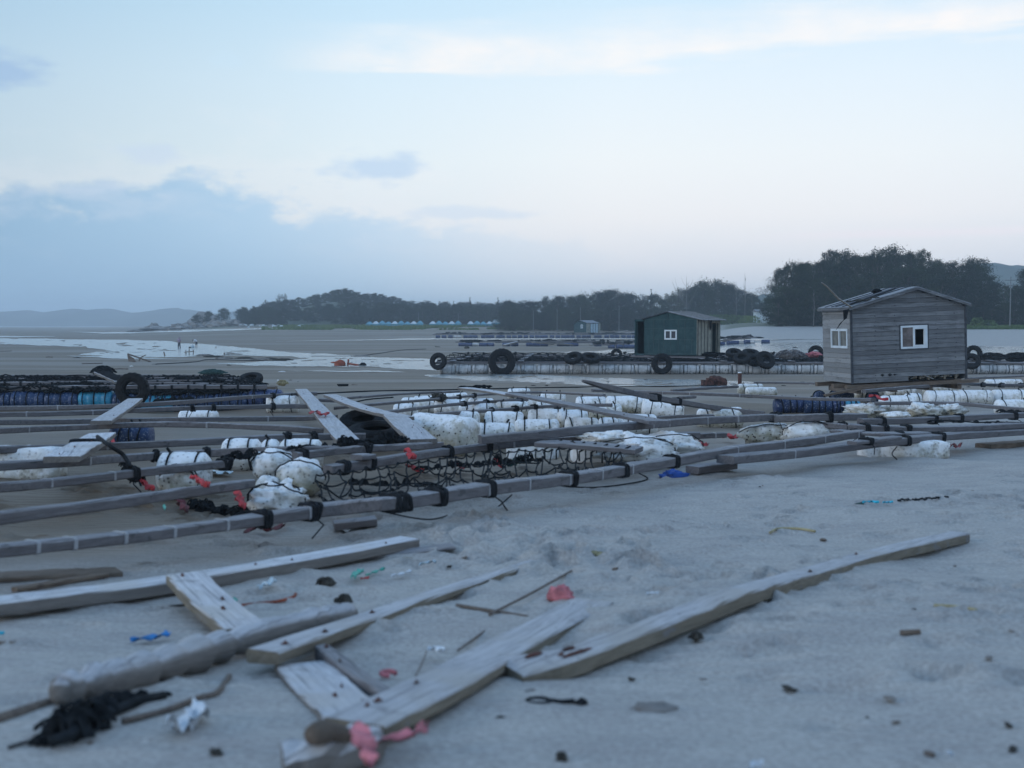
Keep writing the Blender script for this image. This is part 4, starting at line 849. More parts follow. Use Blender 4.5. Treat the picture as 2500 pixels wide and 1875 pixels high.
rope([(2090, 1234), (2105, 1230)], .022, 'dark rag knot left of the turquoise scraps', 'green_net', .01, name='rag', cat='litter')
rope([(2190, 1224), (2230, 1222), (2270, 1220), (2315, 1215)], .010, 'knotted dark cord trailing right from the turquoise scraps', 'rope', .01, jit=.02)
rope([(590, 1478), (640, 1473), (680, 1468), (715, 1458), (722, 1450)], .010, 'rusty orange wire twist right of the short white plank', 'orange_rust', .01, name='wire', cat='litter')
rope([(365, 1488), (400, 1485), (450, 1480)], .014, 'thin dark weed strand below the long thick plank', 'weed', .0, name='weed', cat='seaweed')
rope([(2200, 1545), (2245, 1543)], .015, 'dark stick fragment alone on the right sand', 'brown_wood', .0, name='stick', cat='stick')
P_ = at(1315, 1718); mb = MB(); mb.tube([(math.cos(a)*.045, math.sin(a)*.035, .01) for a in np.linspace(0, 6.6, 16)]+[(.09, -.01, .01), (.14, .0, .012)], .010, 6); tangle(mb, (.16, 0, 0), .03, .02, .02, 3, .006, 1); build('rope_ring', mb, 'rope', M=P_, smooth=True, label='small black rope ring on the sand right of the white plank', cat='rope')
pile(795, 1428, .06, .035, .045, 14, .006, 'small weedy rope scrap below the notched plank', 'weed', 1, name='weed_clump', cat='seaweed')
pile(838, 1472, .05, .035, .05, 14, .006, 'small dark rope knot with a red tip right of the orange wire', 'weed', 2, name='weed_clump', cat='seaweed')
pile(760, 1500, .045, .03, .03, 8, .005, 'small dry weed clump above the rough log', 'weed', 3, name='weed_clump', cat='seaweed')
pile(1445, 1355, .10, .06, .03, 10, .006, 'dry straw clump on the sand behind the long yellowish timber', 'straw', 4, name='straw_clump', cat='straw')
pile(990, 1370, .10, .05, .02, 8, .005, 'flat straw scatter below the thin grey board', 'straw', 5, name='straw_clump', cat='straw')
pile(1320, 1368, .05, .02, .02, 5, .005, 'dark stick scrap at the far tip of the yellowish timber', 'weed', 6, name='weed_clump', cat='seaweed')
pile(1700, 1558, .035, .03, .03, 6, .007, 'small dark knot against the half buried plank', 'weed', 8, name='weed_clump', cat='seaweed')
pile(1372, 1857, .02, .02, .03, 5, .005, 'tiny dark tuft near the bottom edge', 'weed', 9, name='weed_clump', cat='seaweed')
p = at(1590, 1735); mb = MB(); mb.ball((0, 0, .0), .10, .05, .03, 7, .5, 2, 14, 8); build('stone', mb, 'rock', M=place(p, .3), smooth=True, label='flat grey stone on the sand at bottom right of centre', cat='rock')
rr = random.Random(5)
for i in range(46):
    px, py = rr.uniform(1000, 2490), rr.uniform(1180, 1860)
    if i > 32: px, py = rr.uniform(10, 900), rr.uniform(1380, 1860)
    p = at(px, py); mb = MB(); s_ = rr.uniform(.008, .02); mb.ball((0, 0, s_*.3), s_*rr.uniform(1, 2.4), s_, s_*.6, i, .5, 2, 8, 5)
    build('sand_crumb', mb, ['weed', 'brown_wood', 'rock'][i % 3], M=place(p, rr.uniform(0, 3)), label='tiny dark crumb of driftwood or shell on the near sand', cat='debris', group='tiny crumbs scattered on the near sand')

# knotted net hanging between the front timbers
def netpatch(c00, c10, c11, c01, nu, nv, r_, seed, sag=.1, knots=True):
    rnd = random.Random(seed); g = {}; mb = MB()
    for i in range(nu+1):
        for j in range(nv+1):
            u = i/nu; v = j/nv; p = (c00.lerp(c10, u)).lerp(c01.lerp(c11, u), v); e = 1 if 0 < i < nu and 0 < j < nv else .3
            g[i, j] = p+Vector((rnd.uniform(-.05, .05), rnd.uniform(-.05, .05), rnd.uniform(-.03, .05)-sag*math.sin(math.pi*v)*rnd.uniform(.6, 1.1)))*e*1.0
            lim = float(gz(g[i, j].x, g[i, j].y))+.015
            if g[i, j].z < lim: g[i, j].z = lim+rnd.uniform(0, .02)
    for (i, j), p in g.items():
        for a, b in ((1, 0), (0, 1)):
            q = g.get((i+a, j+b))
            if q and (r_ > .015 or rnd.random() < .93):
                m_ = p.lerp(q, .5)+Vector((rnd.uniform(-.02, .02), rnd.uniform(-.02, .02), -rnd.uniform(0, .035))); mb.tube(catmull([p, m_, q], 5), r_, 4, False)
        if knots and rnd.random() < .75: mb.ball(p, r_*2.2, r_*2.2, r_*2, i+j, .3, 3, 6, 4)
    return mb
A, B, Cc, D = at(800, 1236, .22), at(1180, 1184, .25), at(1200, 1105, .36), at(770, 1160, .34)
mb = netpatch(A, B, Cc, D, 17, 6, .0085, 4, .16); M = Matrix.Translation(A); build('fishing_net', local(mb, M), 'net', M=M, label='open black knotted net stretched between the two front timbers', cat='net')
A, B, Cc, D = at(1190, 1180, .24), at(1530, 1140, .27), at(1510, 1090, .34), at(1200, 1104, .36)
mb = netpatch(A, B, Cc, D, 15, 4, .0085, 6, .14); M = Matrix.Translation(A); build('fishing_net', local(mb, M), 'net', M=M, label='black net with hanging meshes left of the white foam bag', cat='net')
def netrow(px0, py0, px1, py1, h, n, r_, label, seed, m='net', rad=.06, zz=.06):
    a, b = at(px0, py0, h), at(px1, py1, h); mb = MB(); rnd = random.Random(seed)
    for i in range(n): tangle(mb, (b-a)*((i+rnd.random()*.6)/n), rad*rnd.uniform(.6, 1.4), rad*.8, zz*rnd.uniform(.5, 1.5), 8 if seed in (5, 6, 7, 10, 14, 15) else 13, r_, seed*50+i, seed in (5, 7, 10, 14, 15))
    mb.tube([Vector((0, 0, .01))]+[(b-a)*(i/8)+Vector((0, rnd.uniform(-.04, .04), rnd.uniform(0, .05))) for i in range(1, 9)], r_*1.6, 6)
    return build('gathered_net', mb, m, M=a, smooth=True, label=label, cat='net')
netrow(860, 1185, 1080, 1190, .10, 9, .006, 'gathered black net cord with knots lying along the net between the front timbers', 1, rad=.055)
netrow(430, 1165, 640, 1150, .30, 0, .006, 'thin black line between the timbers behind the round lumps', 2) if False else None
netrow(305, 1140, 345, 1195, .20, 6, .007, 'tangled black rope hanging down beside the greenish foam lump', 3, rad=.07, zz=.12)
netrow(545, 1128, 620, 1118, .28, 6, .007, 'black net wad on the timber left of the round foam lumps', 4, rad=.07, zz=.08)
netrow(470, 1240, 620, 1262, .03, 8, .007, 'black net heap on sand in front of the greenish lump', 5, rad=.08, zz=.07)
netrow(700, 1100, 1040, 1082, .36, 14, .007, 'black weedy rope draped along the browner timber behind the round lumps', 6, rad=.05, zz=.05)
netrow(830, 1085, 1000, 1078, .42, 9, .008, 'thick black rope wad below the two tyres', 7, rad=.09, zz=.09)
netrow(1030, 1150, 1330, 1128, .12, 12, .006, 'black net mass with coloured scraps under the second timber', 8, rad=.08, zz=.09)
netrow(1240, 1140, 1290, 1128, .14, 4, .006, 'dark green net tangle under the second timber', 9, 'green_net', .09, .1)
netrow(380, 985, 470, 978, .30, 7, .010, 'black net wad on the timber right of the upright tyre', 10, rad=.12, zz=.10)
netrow(1480, 957, 1560, 962, .02, 6, .010, 'black rope heap on the sand beyond the slanting timber', 11, rad=.12, zz=.06)
netrow(2440, 1008, 2520, 1012, .35, 6, .008, 'black net wad at the right edge on the timbers', 12, rad=.09, zz=.06)
netrow(2190, 1030, 2500, 1035, .38, 12, .007, 'black cord line with knots along the right timbers', 13, rad=.04, zz=.035)
netrow(1128, 947, 1200, 945, .58, 7, .010, 'black net wad at the far end of the upper plank on the floats', 14, rad=.11, zz=.045)
netrow(1060, 974, 1078, 974, .40, 3, .010, 'dark brown net knot left of the far white floats', 15, 'weed', .14, .12)
rope([(238, 1066), (250, 1075), (270, 1090), (300, 1110), (318, 1140)], .022, 'thick black rope running from the short plank down to the greenish foam lump', 'rope', [.60, .62, .62, .52, .42])
P0 = at(215, 1082, .50); mb = MB(); mb.tube([P0-P0+Vector((math.cos(a)*.17, -.05+math.sin(a)*.08, .03-.13*(1 if math.sin(a) < 0 else 0)*abs(math.sin(a)))) for a in np.linspace(0, 6.4, 22)], .02, 6); build('rope_loop', mb, 'rope', M=P0, smooth=True, label='black rope loop round the short plank near the left edge', cat='rope')
rope([(775, 961), (900, 955), (1060, 952), (1250, 948), (1420, 945), (1640, 943), (1750, 941)], .025, 'long dark mooring rope stretched across the sand behind the white floats', 'rope', .02, 60)
rope([(820, 977), (850, 984), (900, 975), (960, 970)], .014, 'black cord tied from the sagging plank to the bolted plank', 'rope', [.6, .56, .6, .6])
rope([(760, 870), (880, 868), (980, 855), (1040, 852)], .04, 'long dark rope lying across the wet flats toward the middle raft', 'rope', .03)
rope([(380, 889), (440, 886), (480, 883), (510, 878), (600, 880), (700, 881)], .04, 'dark rope trailing right from the half buried anchor', 'rope', .03)
rope([(895, 1240), (1040, 1268), (1120, 1250), (1200, 1245), (1250, 1208)], .007, 'slack black cord hanging below the thick front timber', 'rope', [.05, .01, .01, .01, .12])
rope([(1385, 1188), (1450, 1190), (1520, 1183), (1580, 1170), (1560, 1155)], .009, 'black cord looped under the front timber near the deep blue cloth', 'rope', [.02, .01, .01, .01, .05])
rope([(2190, 1090), (2178, 1108), (2190, 1122)], .008, 'black cord loop hanging on the foam block at right front', 'rope', [.2, .12, .05])

# coloured cloth between the timbers
for i, (x0, y0, x1, y1, w, m, lb, h) in enumerate([
    (330, 1165, 372, 1195, .12, 'red_cloth', 'red cloth knotted in black rope left of the greenish foam lump', .22), (470, 1165, 505, 1185, .10, 'red_cloth', 'red cloth tie on top of the greenish foam lump', .42),
    (578, 1200, 592, 1238, .12, 'red_cloth', 'bright red cloth strip hanging beside the rugged foam lump', .20), (435, 1215, 452, 1245, .14, 'dark_red', 'dark red cloth under the long timber below the greenish lump', .08),
    (600, 1300, 690, 1282, .07, 'dark_red', 'dark red board-like cloth under the frontmost timber', .03), (992, 1100, 1008, 1118, .13, 'red_cloth', 'red cloth draped over the browner timber right of the round lumps', .40),
    (995, 1138, 1030, 1150, .11, 'red_cloth', 'red cloth heap under the second timber left part', .10), (1112, 1132, 1130, 1142, .09, 'red_cloth', 'red rag in the net under the second timber', .12),
    (1210, 1120, 1222, 1140, .07, 'red_cloth', 'narrow red strip hanging in the net by the dark green tangle', .16), (272, 1058, 276, 1085, .10, 'red_cloth', 'red cloth strip at the left end of the blue drum', .30),
    (758, 1010, 800, 1008, .09, 'red_cloth', 'red cloth band tied round the sagging plank', .56), (1765, 1068, 1800, 1064, .14, 'red_cloth', 'red cloth heap behind the front timber left of the long fouled float', .10),
    (1700, 1080, 1725, 1084, .10, 'red_cloth', 'red scrap right of the foam bag', .08), (2125, 968, 2165, 975, .16, 'red_cloth', 'red cloth on the timber in front of the grey hut', .48), (2318, 1095, 2345, 1082, .08, 'pink_cloth', 'faded pink cloth under the wide right front timber', .08)]):
    ribbon('cloth', [(x0-4, y0), (x0*.6+x1*.4, (y0+y1)/2-5), (x0*.4+x1*.6, (y0+y1)/2+4), (x1+4, y1)], w*.72, m, lb, 'cloth', 40+i, h=h, fold=.8, n=16)
ribbon('plastic_scrap', [(400, 1232), (403, 1244)], .03, 'green_plastic', 'green strip hanging under the long timber at left', 'litter', 71, h=.15)
ribbon('plastic_scrap', [(500, 1150), (530, 1152), (560, 1154)], .20, 'clear_plastic', 'pale plastic sheet on the sand left of the round foam lumps', 'litter', 72, h=.04, fold=.2)
# ------------------------------------------------------------------ floats
def foam_mesh(Ln, D, seed, amp=.02, n=20, m='foam', waist=()):
    mb = MB(); R_ = D/2; prof = [(-Ln/2, .01), (-Ln/2+.001, R_*.5), (-Ln/2+.015, R_*.8), (-Ln/2+.05, R_*.96), (-Ln/2+.1, R_)]+[(-Ln/2+.1+(Ln-.2)*k/10, R_) for k in range(1, 10)]+[(Ln/2-.1, R_), (Ln/2-.05, R_*.96), (Ln/2-.015, R_*.8), (Ln/2-.001, R_*.5), (Ln/2, .01)]
    prof = [(a, r*(1-.07*sum(math.exp(-((a-w_)/.03)**2) for w_ in waist))) for a, r in prof]
    mb.lathe(prof, n); out = []
    for (x, y, z) in mb.v:
        v = Vector((x*2.2+seed*5.1, y*3+seed, z*3)); k = 1+amp*1.6*noise.fractal(v, .7, 2.2, 4); out.append((x+amp*.4*noise.noise(v*2), y*k, z*k))
    mb.v = out; return mesh_of('foam_float', mb, m, True)
def strap_rings(o, Ln, D, xs, seed, r_=.012, m='rope'):
    rnd = random.Random(seed)
    for x in xs:
        s_ = MB(); sl_ = rnd.uniform(-.05, .05); s_.tube([(x+sl_*math.sin(a), math.cos(a)*(D/2*.985), math.sin(a)*(D/2*.985)) for a in np.linspace(0, 6.3, 19)], r_, 5, False)
        if rnd.random() < .6: s_.tube([(x, 0, D/2), (x+rnd.uniform(-.04, .04), -.02, D/2+.05)], r_*1.4, 5)
        build('strap', s_, m, o)
def foam(cx, ytop, wpx, label, D=.42, kind='foam', yaw=0, tilt=0, group='white foam floats among the timbers', straps=(-.28, .28), bury=.06, amp=.025, seed=None, waist=True):
    D *= 1.12; p = at(cx, ytop, D-bury); Ln = wpx/ppm(p)/max(.4, abs(math.cos(yaw))); seed = seed if seed is not None else int(cx+ytop); xs = [s_*Ln for s_ in straps]
    o = ob('foam_float', foam_mesh(Ln, D, seed, amp, m=kind, waist=xs if waist else ()), None, place(p-Vector((0, 0, D/2)), yaw, tilt, random.Random(seed).uniform(0, .6)-.3)); tag(o, label, 'float', group); strap_rings(o, Ln, D, xs, seed); return o
foam(1107, 958, 70, 'small far white float at the left end of the top row', .34); foam(1267, 948, 56, 'white float just right of the upper plank in the top row', .34); foam(1350, 957, 62, 'white float right of the long grey plank in the top row', .34)
foam(1024, 970, 90, 'clean white float at the left end of the second row', .40); foam(1100, 975, 80, 'white float second from left in the second row', .38); foam(1174, 972, 64, 'short white float in the middle of the second row', .36)
foam(1165, 984, 92, 'white float with black spots beneath the lashed thin timber', .42, 'foam_fouled'); foam(1250, 980, 84, 'weathered white float in the middle under the thin timbers', .40, 'foam_dirty'); foam(1342, 976, 66, 'white float half hidden by the long grey plank', .38)
foam(1443, 968, 76, 'clean white float above the long grey plank', .42); foam(1525, 966, 92, 'half brown dirty float right of the clean one', .46, 'foam_dirty'); foam(1618, 974, 102, 'large clean end float tied under the slanting timber', .48, yaw=-.15, tilt=.07)
foam(1231, 1004, 98, 'cleanest white float lashed with two crossed cords, left of its twin', .44); foam(1337, 998, 98, 'cleanest white float lashed with two crossed cords, right twin', .44)
foam(1311, 1023, 112, 'heavily speckled float in the front row', .42, 'foam_fouled'); foam(1210, 1031, 98, 'black-spotted float at the left of the front row', .42, 'foam_fouled'); foam(1420, 1019, 84, 'white float with a brown patch in the front row', .38, 'foam'); foam(1485, 1018, 50, 'short white float in the front row', .36); foam(1556, 1011, 96, 'white float tucked under the end of the long grey plank', .38)
foam(1082, 1012, 150, 'broad rough float crusted with black barnacles beside the hanging plank', .60, 'foam_fouled', yaw=-.5, tilt=.05, amp=.06, straps=())
foam(1758, 995, 112, 'spotted white float alone before the right timbers', .42, 'foam_fouled', tilt=-.04)

foam(1832, 937, 62, 'small speckled float far left of the grey hut, rear one', .36, 'foam_fouled'); foam(1858, 945, 76, 'small speckled float left of the grey hut, front one', .34, 'foam_fouled', straps=())
foam(990, 985, 60, 'short white float left in the third row', .36); foam(1300, 966, 60, 'white float between the upper plank and the long grey plank', .38); foam(1398, 1000, 76, 'white float under the middle of the long grey plank', .40, 'foam_dirty'); foam(1478, 985, 80, 'dirty float below the clean one, right of the long grey plank', .42, 'foam_dirty'); foam(1130, 1004, 84, 'black-spotted float behind the broad rough one', .42, 'foam_fouled'); foam(1040, 966, 62, 'half sunken float at the far left of the top row', .34)
foam(485, 1001, 96, 'low white float under the second timber left of centre', .36, 'foam', bury=.12); foam(690, 965, 78, 'white float under the far end of the red-tied plank', .42)
foam(590, 1069, 92, 'white float in the tied row, leftmost large one', .42); foam(660, 1071, 44, 'short stub float in the middle of the tied row', .38, straps=(-.1,)); foam(735, 1071, 104, 'white float at the right of the tied row beneath the sagging plank', .40, 'foam')
foam(450, 1103, 122, 'angular white float behind the greenish foam lump', .42, 'foam', amp=.05)
foam(2215, 984, 58, 'white foam float in front of the dirty rubble lumps at right', .34, 'foam_dirty') if False else None
for i, (cx, yt, w) in enumerate([(2190, 965, 84), (2228, 959, 40), (2300, 953, 84), (2378, 952, 86), (2462, 951, 84)]):
    foam(cx, yt, w, ['leftmost white float in the row before the grey hut', 'short float second in the row before the grey hut', 'third float in the row before the grey hut', 'fourth float in the row, below the hut right corner', 'float at the right edge in the row past the hut'][i], .44, 'foam', group='white floats in the row before the grey hut')
foam(2475, 975, 90, 'white float nearest the right edge below the hut row', .36); foam(2450, 926, 90, 'far white float behind the right end of the hut row', .34)
foam(1935, 972, 76, 'grey-white float under the long pale-topped timber left of the blue drums', .34, 'foam_dirty', bury=.1)
# foam block under the right front timber and the slab, greenish box at left edge
def block(px, py, lx, ly, lz, m, label, yaw=0, bury=.04, tilt=0, amp=.02):
    p = at(px, py, -bury); mb = MB(); nx_, nz_ = 10, 5; 
    for s_ in range(1): pass
    vs = []; n = 6
    mb.ball((0, 0, lz/2), lx/2, ly/2, lz/2, 1, 0, 1, 28, 16); out = []
    for v in mb.v:
        d = Vector((v[0]/(lx/2), v[1]/(ly/2), (v[2]-lz/2)/(lz/2))); k = 1/max(1e-6, (abs(d.x)**9+abs(d.y)**9+abs(d.z)**9)**(1/9)); d = d*k; q = Vector((d.x*lx/2, d.y*ly/2, lz/2+d.z*lz/2)); q += q.normalized()*amp*noise.noise(q*6); out.append(tuple(q))
    mb.v = out; return build('foam_block', mb, m, M=place(p, yaw, tilt), smooth=True, label=label, cat='float')
block(2228, 1120, 1.0, .36, .27, 'foam_dirty', 'long foam block under the wide right front timber', .05); block(2126, 1118, .26, .40, .29, 'foam', 'white foam block end at the left of the long block', .25)
block(62, 1172, .95, .42, .42, 'foam_dirty', 'greenish grey foam block under a timber at the left edge', .03); block(1480, 1133, .95, .4, .34, 'foam', 'clean foam block seen through the net under the corded board', .0); block(1300, 1126, .75, .4, .32, 'foam', 'dirty foam block behind the net under the corded board')
def lump(cx, ytop, wpx, hh, label, m='foam_dirty', seed=0, asp=.9, amp=.30, fr=1.6, bury=.05, h=0, cords=0, nu=30, nv=20):
    p = at(cx, ytop, h+hh-bury); w = wpx/ppm(p); mb = MB(); mb.ball((0, 0, 0), w/2, w/2*asp, hh/2, seed, amp, fr, nu, nv); mb.v = [tuple(Vector(v)*(1+.04*noise.noise(Vector(v)*14))) for v in mb.v]
    o = build('foam_lump', mb, m, M=p-Vector((0, 0, hh/2)), smooth=True, label=label, cat='foam lump'); rnd = random.Random(seed)
    for c in range(cords):
        s_ = MB(); a0 = rnd.uniform(-.5, .5); s_.tube([(w/2*1.02*math.cos(a), -w/2*asp*1.0*abs(math.sin(a))*math.cos(a0+c*1.1), hh/2*1.04*math.sin(a)*abs(math.cos(a0))+.03*rnd.random()) for a in np.linspace(-.2, 3.3, 16)], .008, 5); build('cord', s_, 'rope', o)
    return o
lump(668, 1100, 108, .36, 'round white foam lump tied with cord, farthest of the cluster', 'foam', 1, cords=2, h=.05, amp=.2); lump(734, 1119, 122, .42, 'big round yellowed foam lump, right one of the cluster', 'foam_dirty', 2, h=.02, amp=.18, cords=1)
beam('raft_timber', [(2400, 1092), (2480, 1086), (2560, 1080)], -.03, .3, .11, 'brown_wood', 'dark wet timber lying in shadow under the wide timber at the right edge', group=None)  # low dark brown slab beneath the right end of the wide timber
beam('raft_timber', [(2040, 1052), (2150, 1060), (2260, 1058)], .30, .26, .05, bm, 'flat grey board beside the wide right front timber, tied with cords', group=None, wraps=(2090, 2200))
lump(675, 1180, 138, .34, 'rugged white foam lump leaning on the front timber', 'foam', 3, h=.02, amp=.42, fr=2.2, cords=2); lump(655, 1160, 70, .30, 'dull pinkish foam lump between the round ones', 'foam_dirty', 9, amp=.15)
lump(437, 1136, 92, .36, 'greenish round foam lump tied with red cloth', 'foam_dirty', 4, amp=.22, cords=2, h=.02)
lump(1105, 1058, 120, .22, 'torn foam rubble beside the end of the stacked timber', 'foam', 5, h=.06, amp=.6, fr=2.4, asp=.6); lump(1150, 1050, 80, .15, 'small torn foam piece on the net beside the stacked timber', 'foam', 15, h=.12, amp=.5, asp=.6)
lump(1480, 1054, 130, .16, 'torn white foam sheet draped on the corded board, far end', 'foam', 6, h=.36, amp=.45, fr=2.0, asp=.5); lump(1552, 1064, 190, .40, 'ribbed white foam bag leaning on the front timber', 'foam', 7, h=.06, amp=.4, fr=2.0, asp=.7, cords=2); lump(1640, 1058, 150, .34, 'smooth white foam heap right of the ribbed bag', 'foam', 8, h=.10, amp=.3, fr=1.4, asp=.8, cords=1)
lump(2115, 985, 104, .34, 'crumbling grey-white foam heap, left of two before the hut', 'foam_dirty', 10, h=.04, amp=.4, fr=2.2); lump(2188, 1003, 66, .18, 'low white foam piece between the two crumbling heaps', 'foam', 11, h=.15, amp=.3); lump(2252, 984, 80, .36, 'crumbling foam heap, left half of the right pair', 'foam_dirty', 12, h=.06, amp=.45, fr=2.2); lump(2318, 987, 78, .30, 'crumbling foam heap, right half of the right pair', 'foam_dirty', 13, h=.08, amp=.45, fr=2.4)
lump(1880, 1034, 150, .36, 'long foam heap crusted with barnacles behind the front timber at right', 'foam_fouled', 31, asp=.5, amp=.22, fr=1.8, h=.06, cords=1); lump(1975, 1028, 130, .38, 'smooth draped white foam heap right of the crusted one', 'foam', 32, asp=.5, amp=.25, fr=1.5, h=.08, cords=1)
# drums
def drum_mesh(Ln, R_, ribs, m):
    mb = MB(); prof = [(-Ln/2, .01), (-Ln/2, R_*.3), (-Ln/2, R_*.82), (-Ln/2+.04, R_*.97)]
    for k in range(ribs):
        x0 = -Ln/2+.04+(Ln-.08)*k/ribs; d = (Ln-.08)/ribs; prof += [(x0+d*.12, R_), (x0+d*.5, R_*1.02), (x0+d*.82, R_), (x0+d*.97, R_*.92)]
    prof += [(Ln/2-.03, R_*.95), (Ln/2, R_*.8), (Ln/2, R_*.3), (Ln/2, .01)]; mb.lathe(prof, 20); return mesh_of('drum', mb, m, True)
def drum(cx, ytop, wpx, D, label, m='blue_plastic', yaw=0, group='blue plastic drums', ribs=4, bury=.05, h=0):
    p = at(cx, ytop, D-bury+h); Ln = wpx/ppm(p); o = ob('plastic_drum', drum_mesh(Ln, D/2, ribs, m), None, place(p-Vector((0, 0, D/2)), yaw)); tag(o, label, 'drum', group); strap_rings(o, Ln, D+.02, (-.25*Ln, .02*Ln, .24*Ln), int(cx)); return o
drum(322, 1033, 96, .42, 'bright blue ribbed drum under the timbers at left', group=None); 
drum(1925, 971, 70, .42, 'barnacled dark blue drum at the left end of the row beneath the hut', 'dark_blue_plastic'); drum(1995, 972, 66, .42, 'second barnacled blue drum beneath the hut', 'blue_plastic'); drum(2047, 973, 34, .40, 'black encrusted drum third beneath the hut', 'dark_blue_plastic'); drum(2082, 978, 34, .36, 'small light blue drum in front of the hut corner', 'cyan_plastic'); drum(2125, 984, 50, .34, 'mottled blue drum right of the light blue one', 'blue_plastic')
for i, (cx, yt) in enumerate([(2000, 954), (2040, 952), (2069, 952), (2130, 955)]): drum(cx, yt, 24, .36, ['first', 'second', 'third', 'fourth'][i]+' blue drum end seen under the hut floor, counted from the left', 'blue_plastic', yaw=1.45, group='drum ends under the hut floor')
# ------------------------------------------------------------------ tyres
def tyre_mb(R_, w):
    r0 = R_*.47; prof = [(-w*.30, r0), (-w*.46, r0*1.12), (-w*.52, (r0+R_)/2), (-w*.46, R_*.94), (-w*.34, R_*.995), (0, R_*1.01), (w*.34, R_*.995), (w*.46, R_*.94), (w*.52, (r0+R_)/2), (w*.46, r0*1.12), (w*.30, r0), (w*.36, r0*1.2), (w*.38, R_*.8), (w*.2, R_*.92), (-w*.2, R_*.92), (-w*.38, R_*.8), (-w*.36, r0*1.2)]
    mb = MB(); n = 44; mb.lathe(prof, n, close=True); out = []
    for i, v in enumerate(mb.v):
        k = i//n; t = i % n
        if 3 <= k <= 7 and t % 2 == 0: f = 1.035; v = (v[0], v[1]*f, v[2]*f)
        out.append(v)
    mb.v = out; return mb
TG = 'black tyres hung on the middle raft'
def tyre(cx, cy, h, R_, w, yaw, roll, label, group=None, squash=1.0, pitch=0, Y=None):
    p = at(cx, cy, h) if Y is None else Vector(((cx-1250)/F*Y, Y, CZ-(cy-792)/F*Y)); mb = tyre_mb(R_, w); mb.v = [(x, y, z*squash) for x, y, z in mb.v]
    inner = MB(); n = 30; inner.lathe([(-w*.46, R_*.54), (-w*.50, R_*.60), (-w*.48, R_*.66), (-w*.45, R_*.60)], n, close=True)
    o = build('tyre', mb, 'rubber', M=place(p, yaw, pitch, roll), smooth=False, label=label, cat='tyre', group=group); build('bead_ring', inner, 'rubber', o, smooth=True); return o
tyre(888, 1032, .30, .42, .24, 1.45, 0, 'black tyre lying flat among the planks, farther of two', None, .8, pitch=1.15); tyre(920, 1058, .22, .46, .24, 1.5, 0, 'larger black tyre lying flat under the bolted plank, nearer of two', None, .9, pitch=1.38)
tyre(322, 951, .45, .42, .22, 1.50, 0, 'black tyre standing upright against the dark netted raft', None, Y=29.5)

# ------------------------------------------------------------------ middle raft (about 70 m off)
def zat(px, Y, dz): return Vector(((px-1250)/F*Y, Y, CZ+dz))
Yr = 68.5; zr = float(gz(5, Yr)); e = empty('fish_farm_raft', (0, Yr, zr), 'long fish farm raft on white barnacled floats carrying the big green hut', 'raft')
fm = {k: foam_mesh(.92, .62, k, .035, 16, 'barnacled_foam') for k in range(4)}; sm = MB()
for x in (-.27, .25): sm.tube([(x+.03*math.sin(a), math.cos(a)*.325, math.sin(a)*.322) for a in np.linspace(0, 6.3, 17)], .012, 4, False)
smesh = mesh_of('strap', sm, 'rope'); R = random.Random(8)
def rfloat(x, y, k):
    f = ob('float', fm[k % 4], e, place(Vector((x, y, float(gz(x, y+Yr))-zr+.27)), R.uniform(-.06, .06), 0, R.uniform(-.5, .5))); ob('strap', smesh, f, None)
X0, X1 = (1072-1250)/F*Yr, (2560-1250)/F*Yr; n = 37
for i in range(n): rfloat(X0+.5+(X1-X0-.5)*i/n, .0, i)
for i in range(18): rfloat(X0+1+(X1-X0)*i/18, 17, i)
def rbeam(a, b, w=.16, t=.12, m='beam_wood'): mb = MB(); mb.sweep(catmull([Vector(a), Vector(b)], 16), w, t, .015, .012, seed=int(a[0]*7+a[1]*3)); build('beam', mb, m, e)
for y in (-.15, .35, 3.6, 7.2, 7.8, 11.5, 15.3, 17.1): rbeam((X0-.2+y*.06, y, .66), (X1, y, .62))
for i in range(9): x = X0+.8+i*(X1-X0)/9; rbeam((x, -.3, .76), (x+1.0, 17.3, .76), .35, .06)
rnd = random.Random(4)
for yy in (.1, 3.6, 7.5, 11.5, 15.4):
    mb = MB(); nn = int((X1-X0)/.28)
    pts = [Vector((X0+(X1-X0)*i/nn, yy+rnd.uniform(-.1, .1), .84+rnd.uniform(-.03, .05))) for i in range(nn+1)]; mb.tube(pts, .025, 4)
    for p_ in pts[::2]:
        if rnd.random() < .7: mb.ball(p_+Vector((0, 0, -.03)), rnd.uniform(.05, .16), .08, rnd.uniform(.04, .10), rnd.random()*9, .5, 2, 7, 5)
        if yy > 3: mb.tube([p_, p_+Vector((rnd.uniform(-.1, .1), 0, -.2))], .02, 4)
    build('net_line', mb, 'net', e)
for i in range(3):
    mb = netpatch(Vector((X0+8*i+1, .4, .78)), Vector((X0+8*i+8, .4, .78)), Vector((X0+8*i+8, 7, .78)), Vector((X0+8*i+1, 7, .78)), 26, 14, .022, i, .15, False); build('netting', mb, 'net', e)
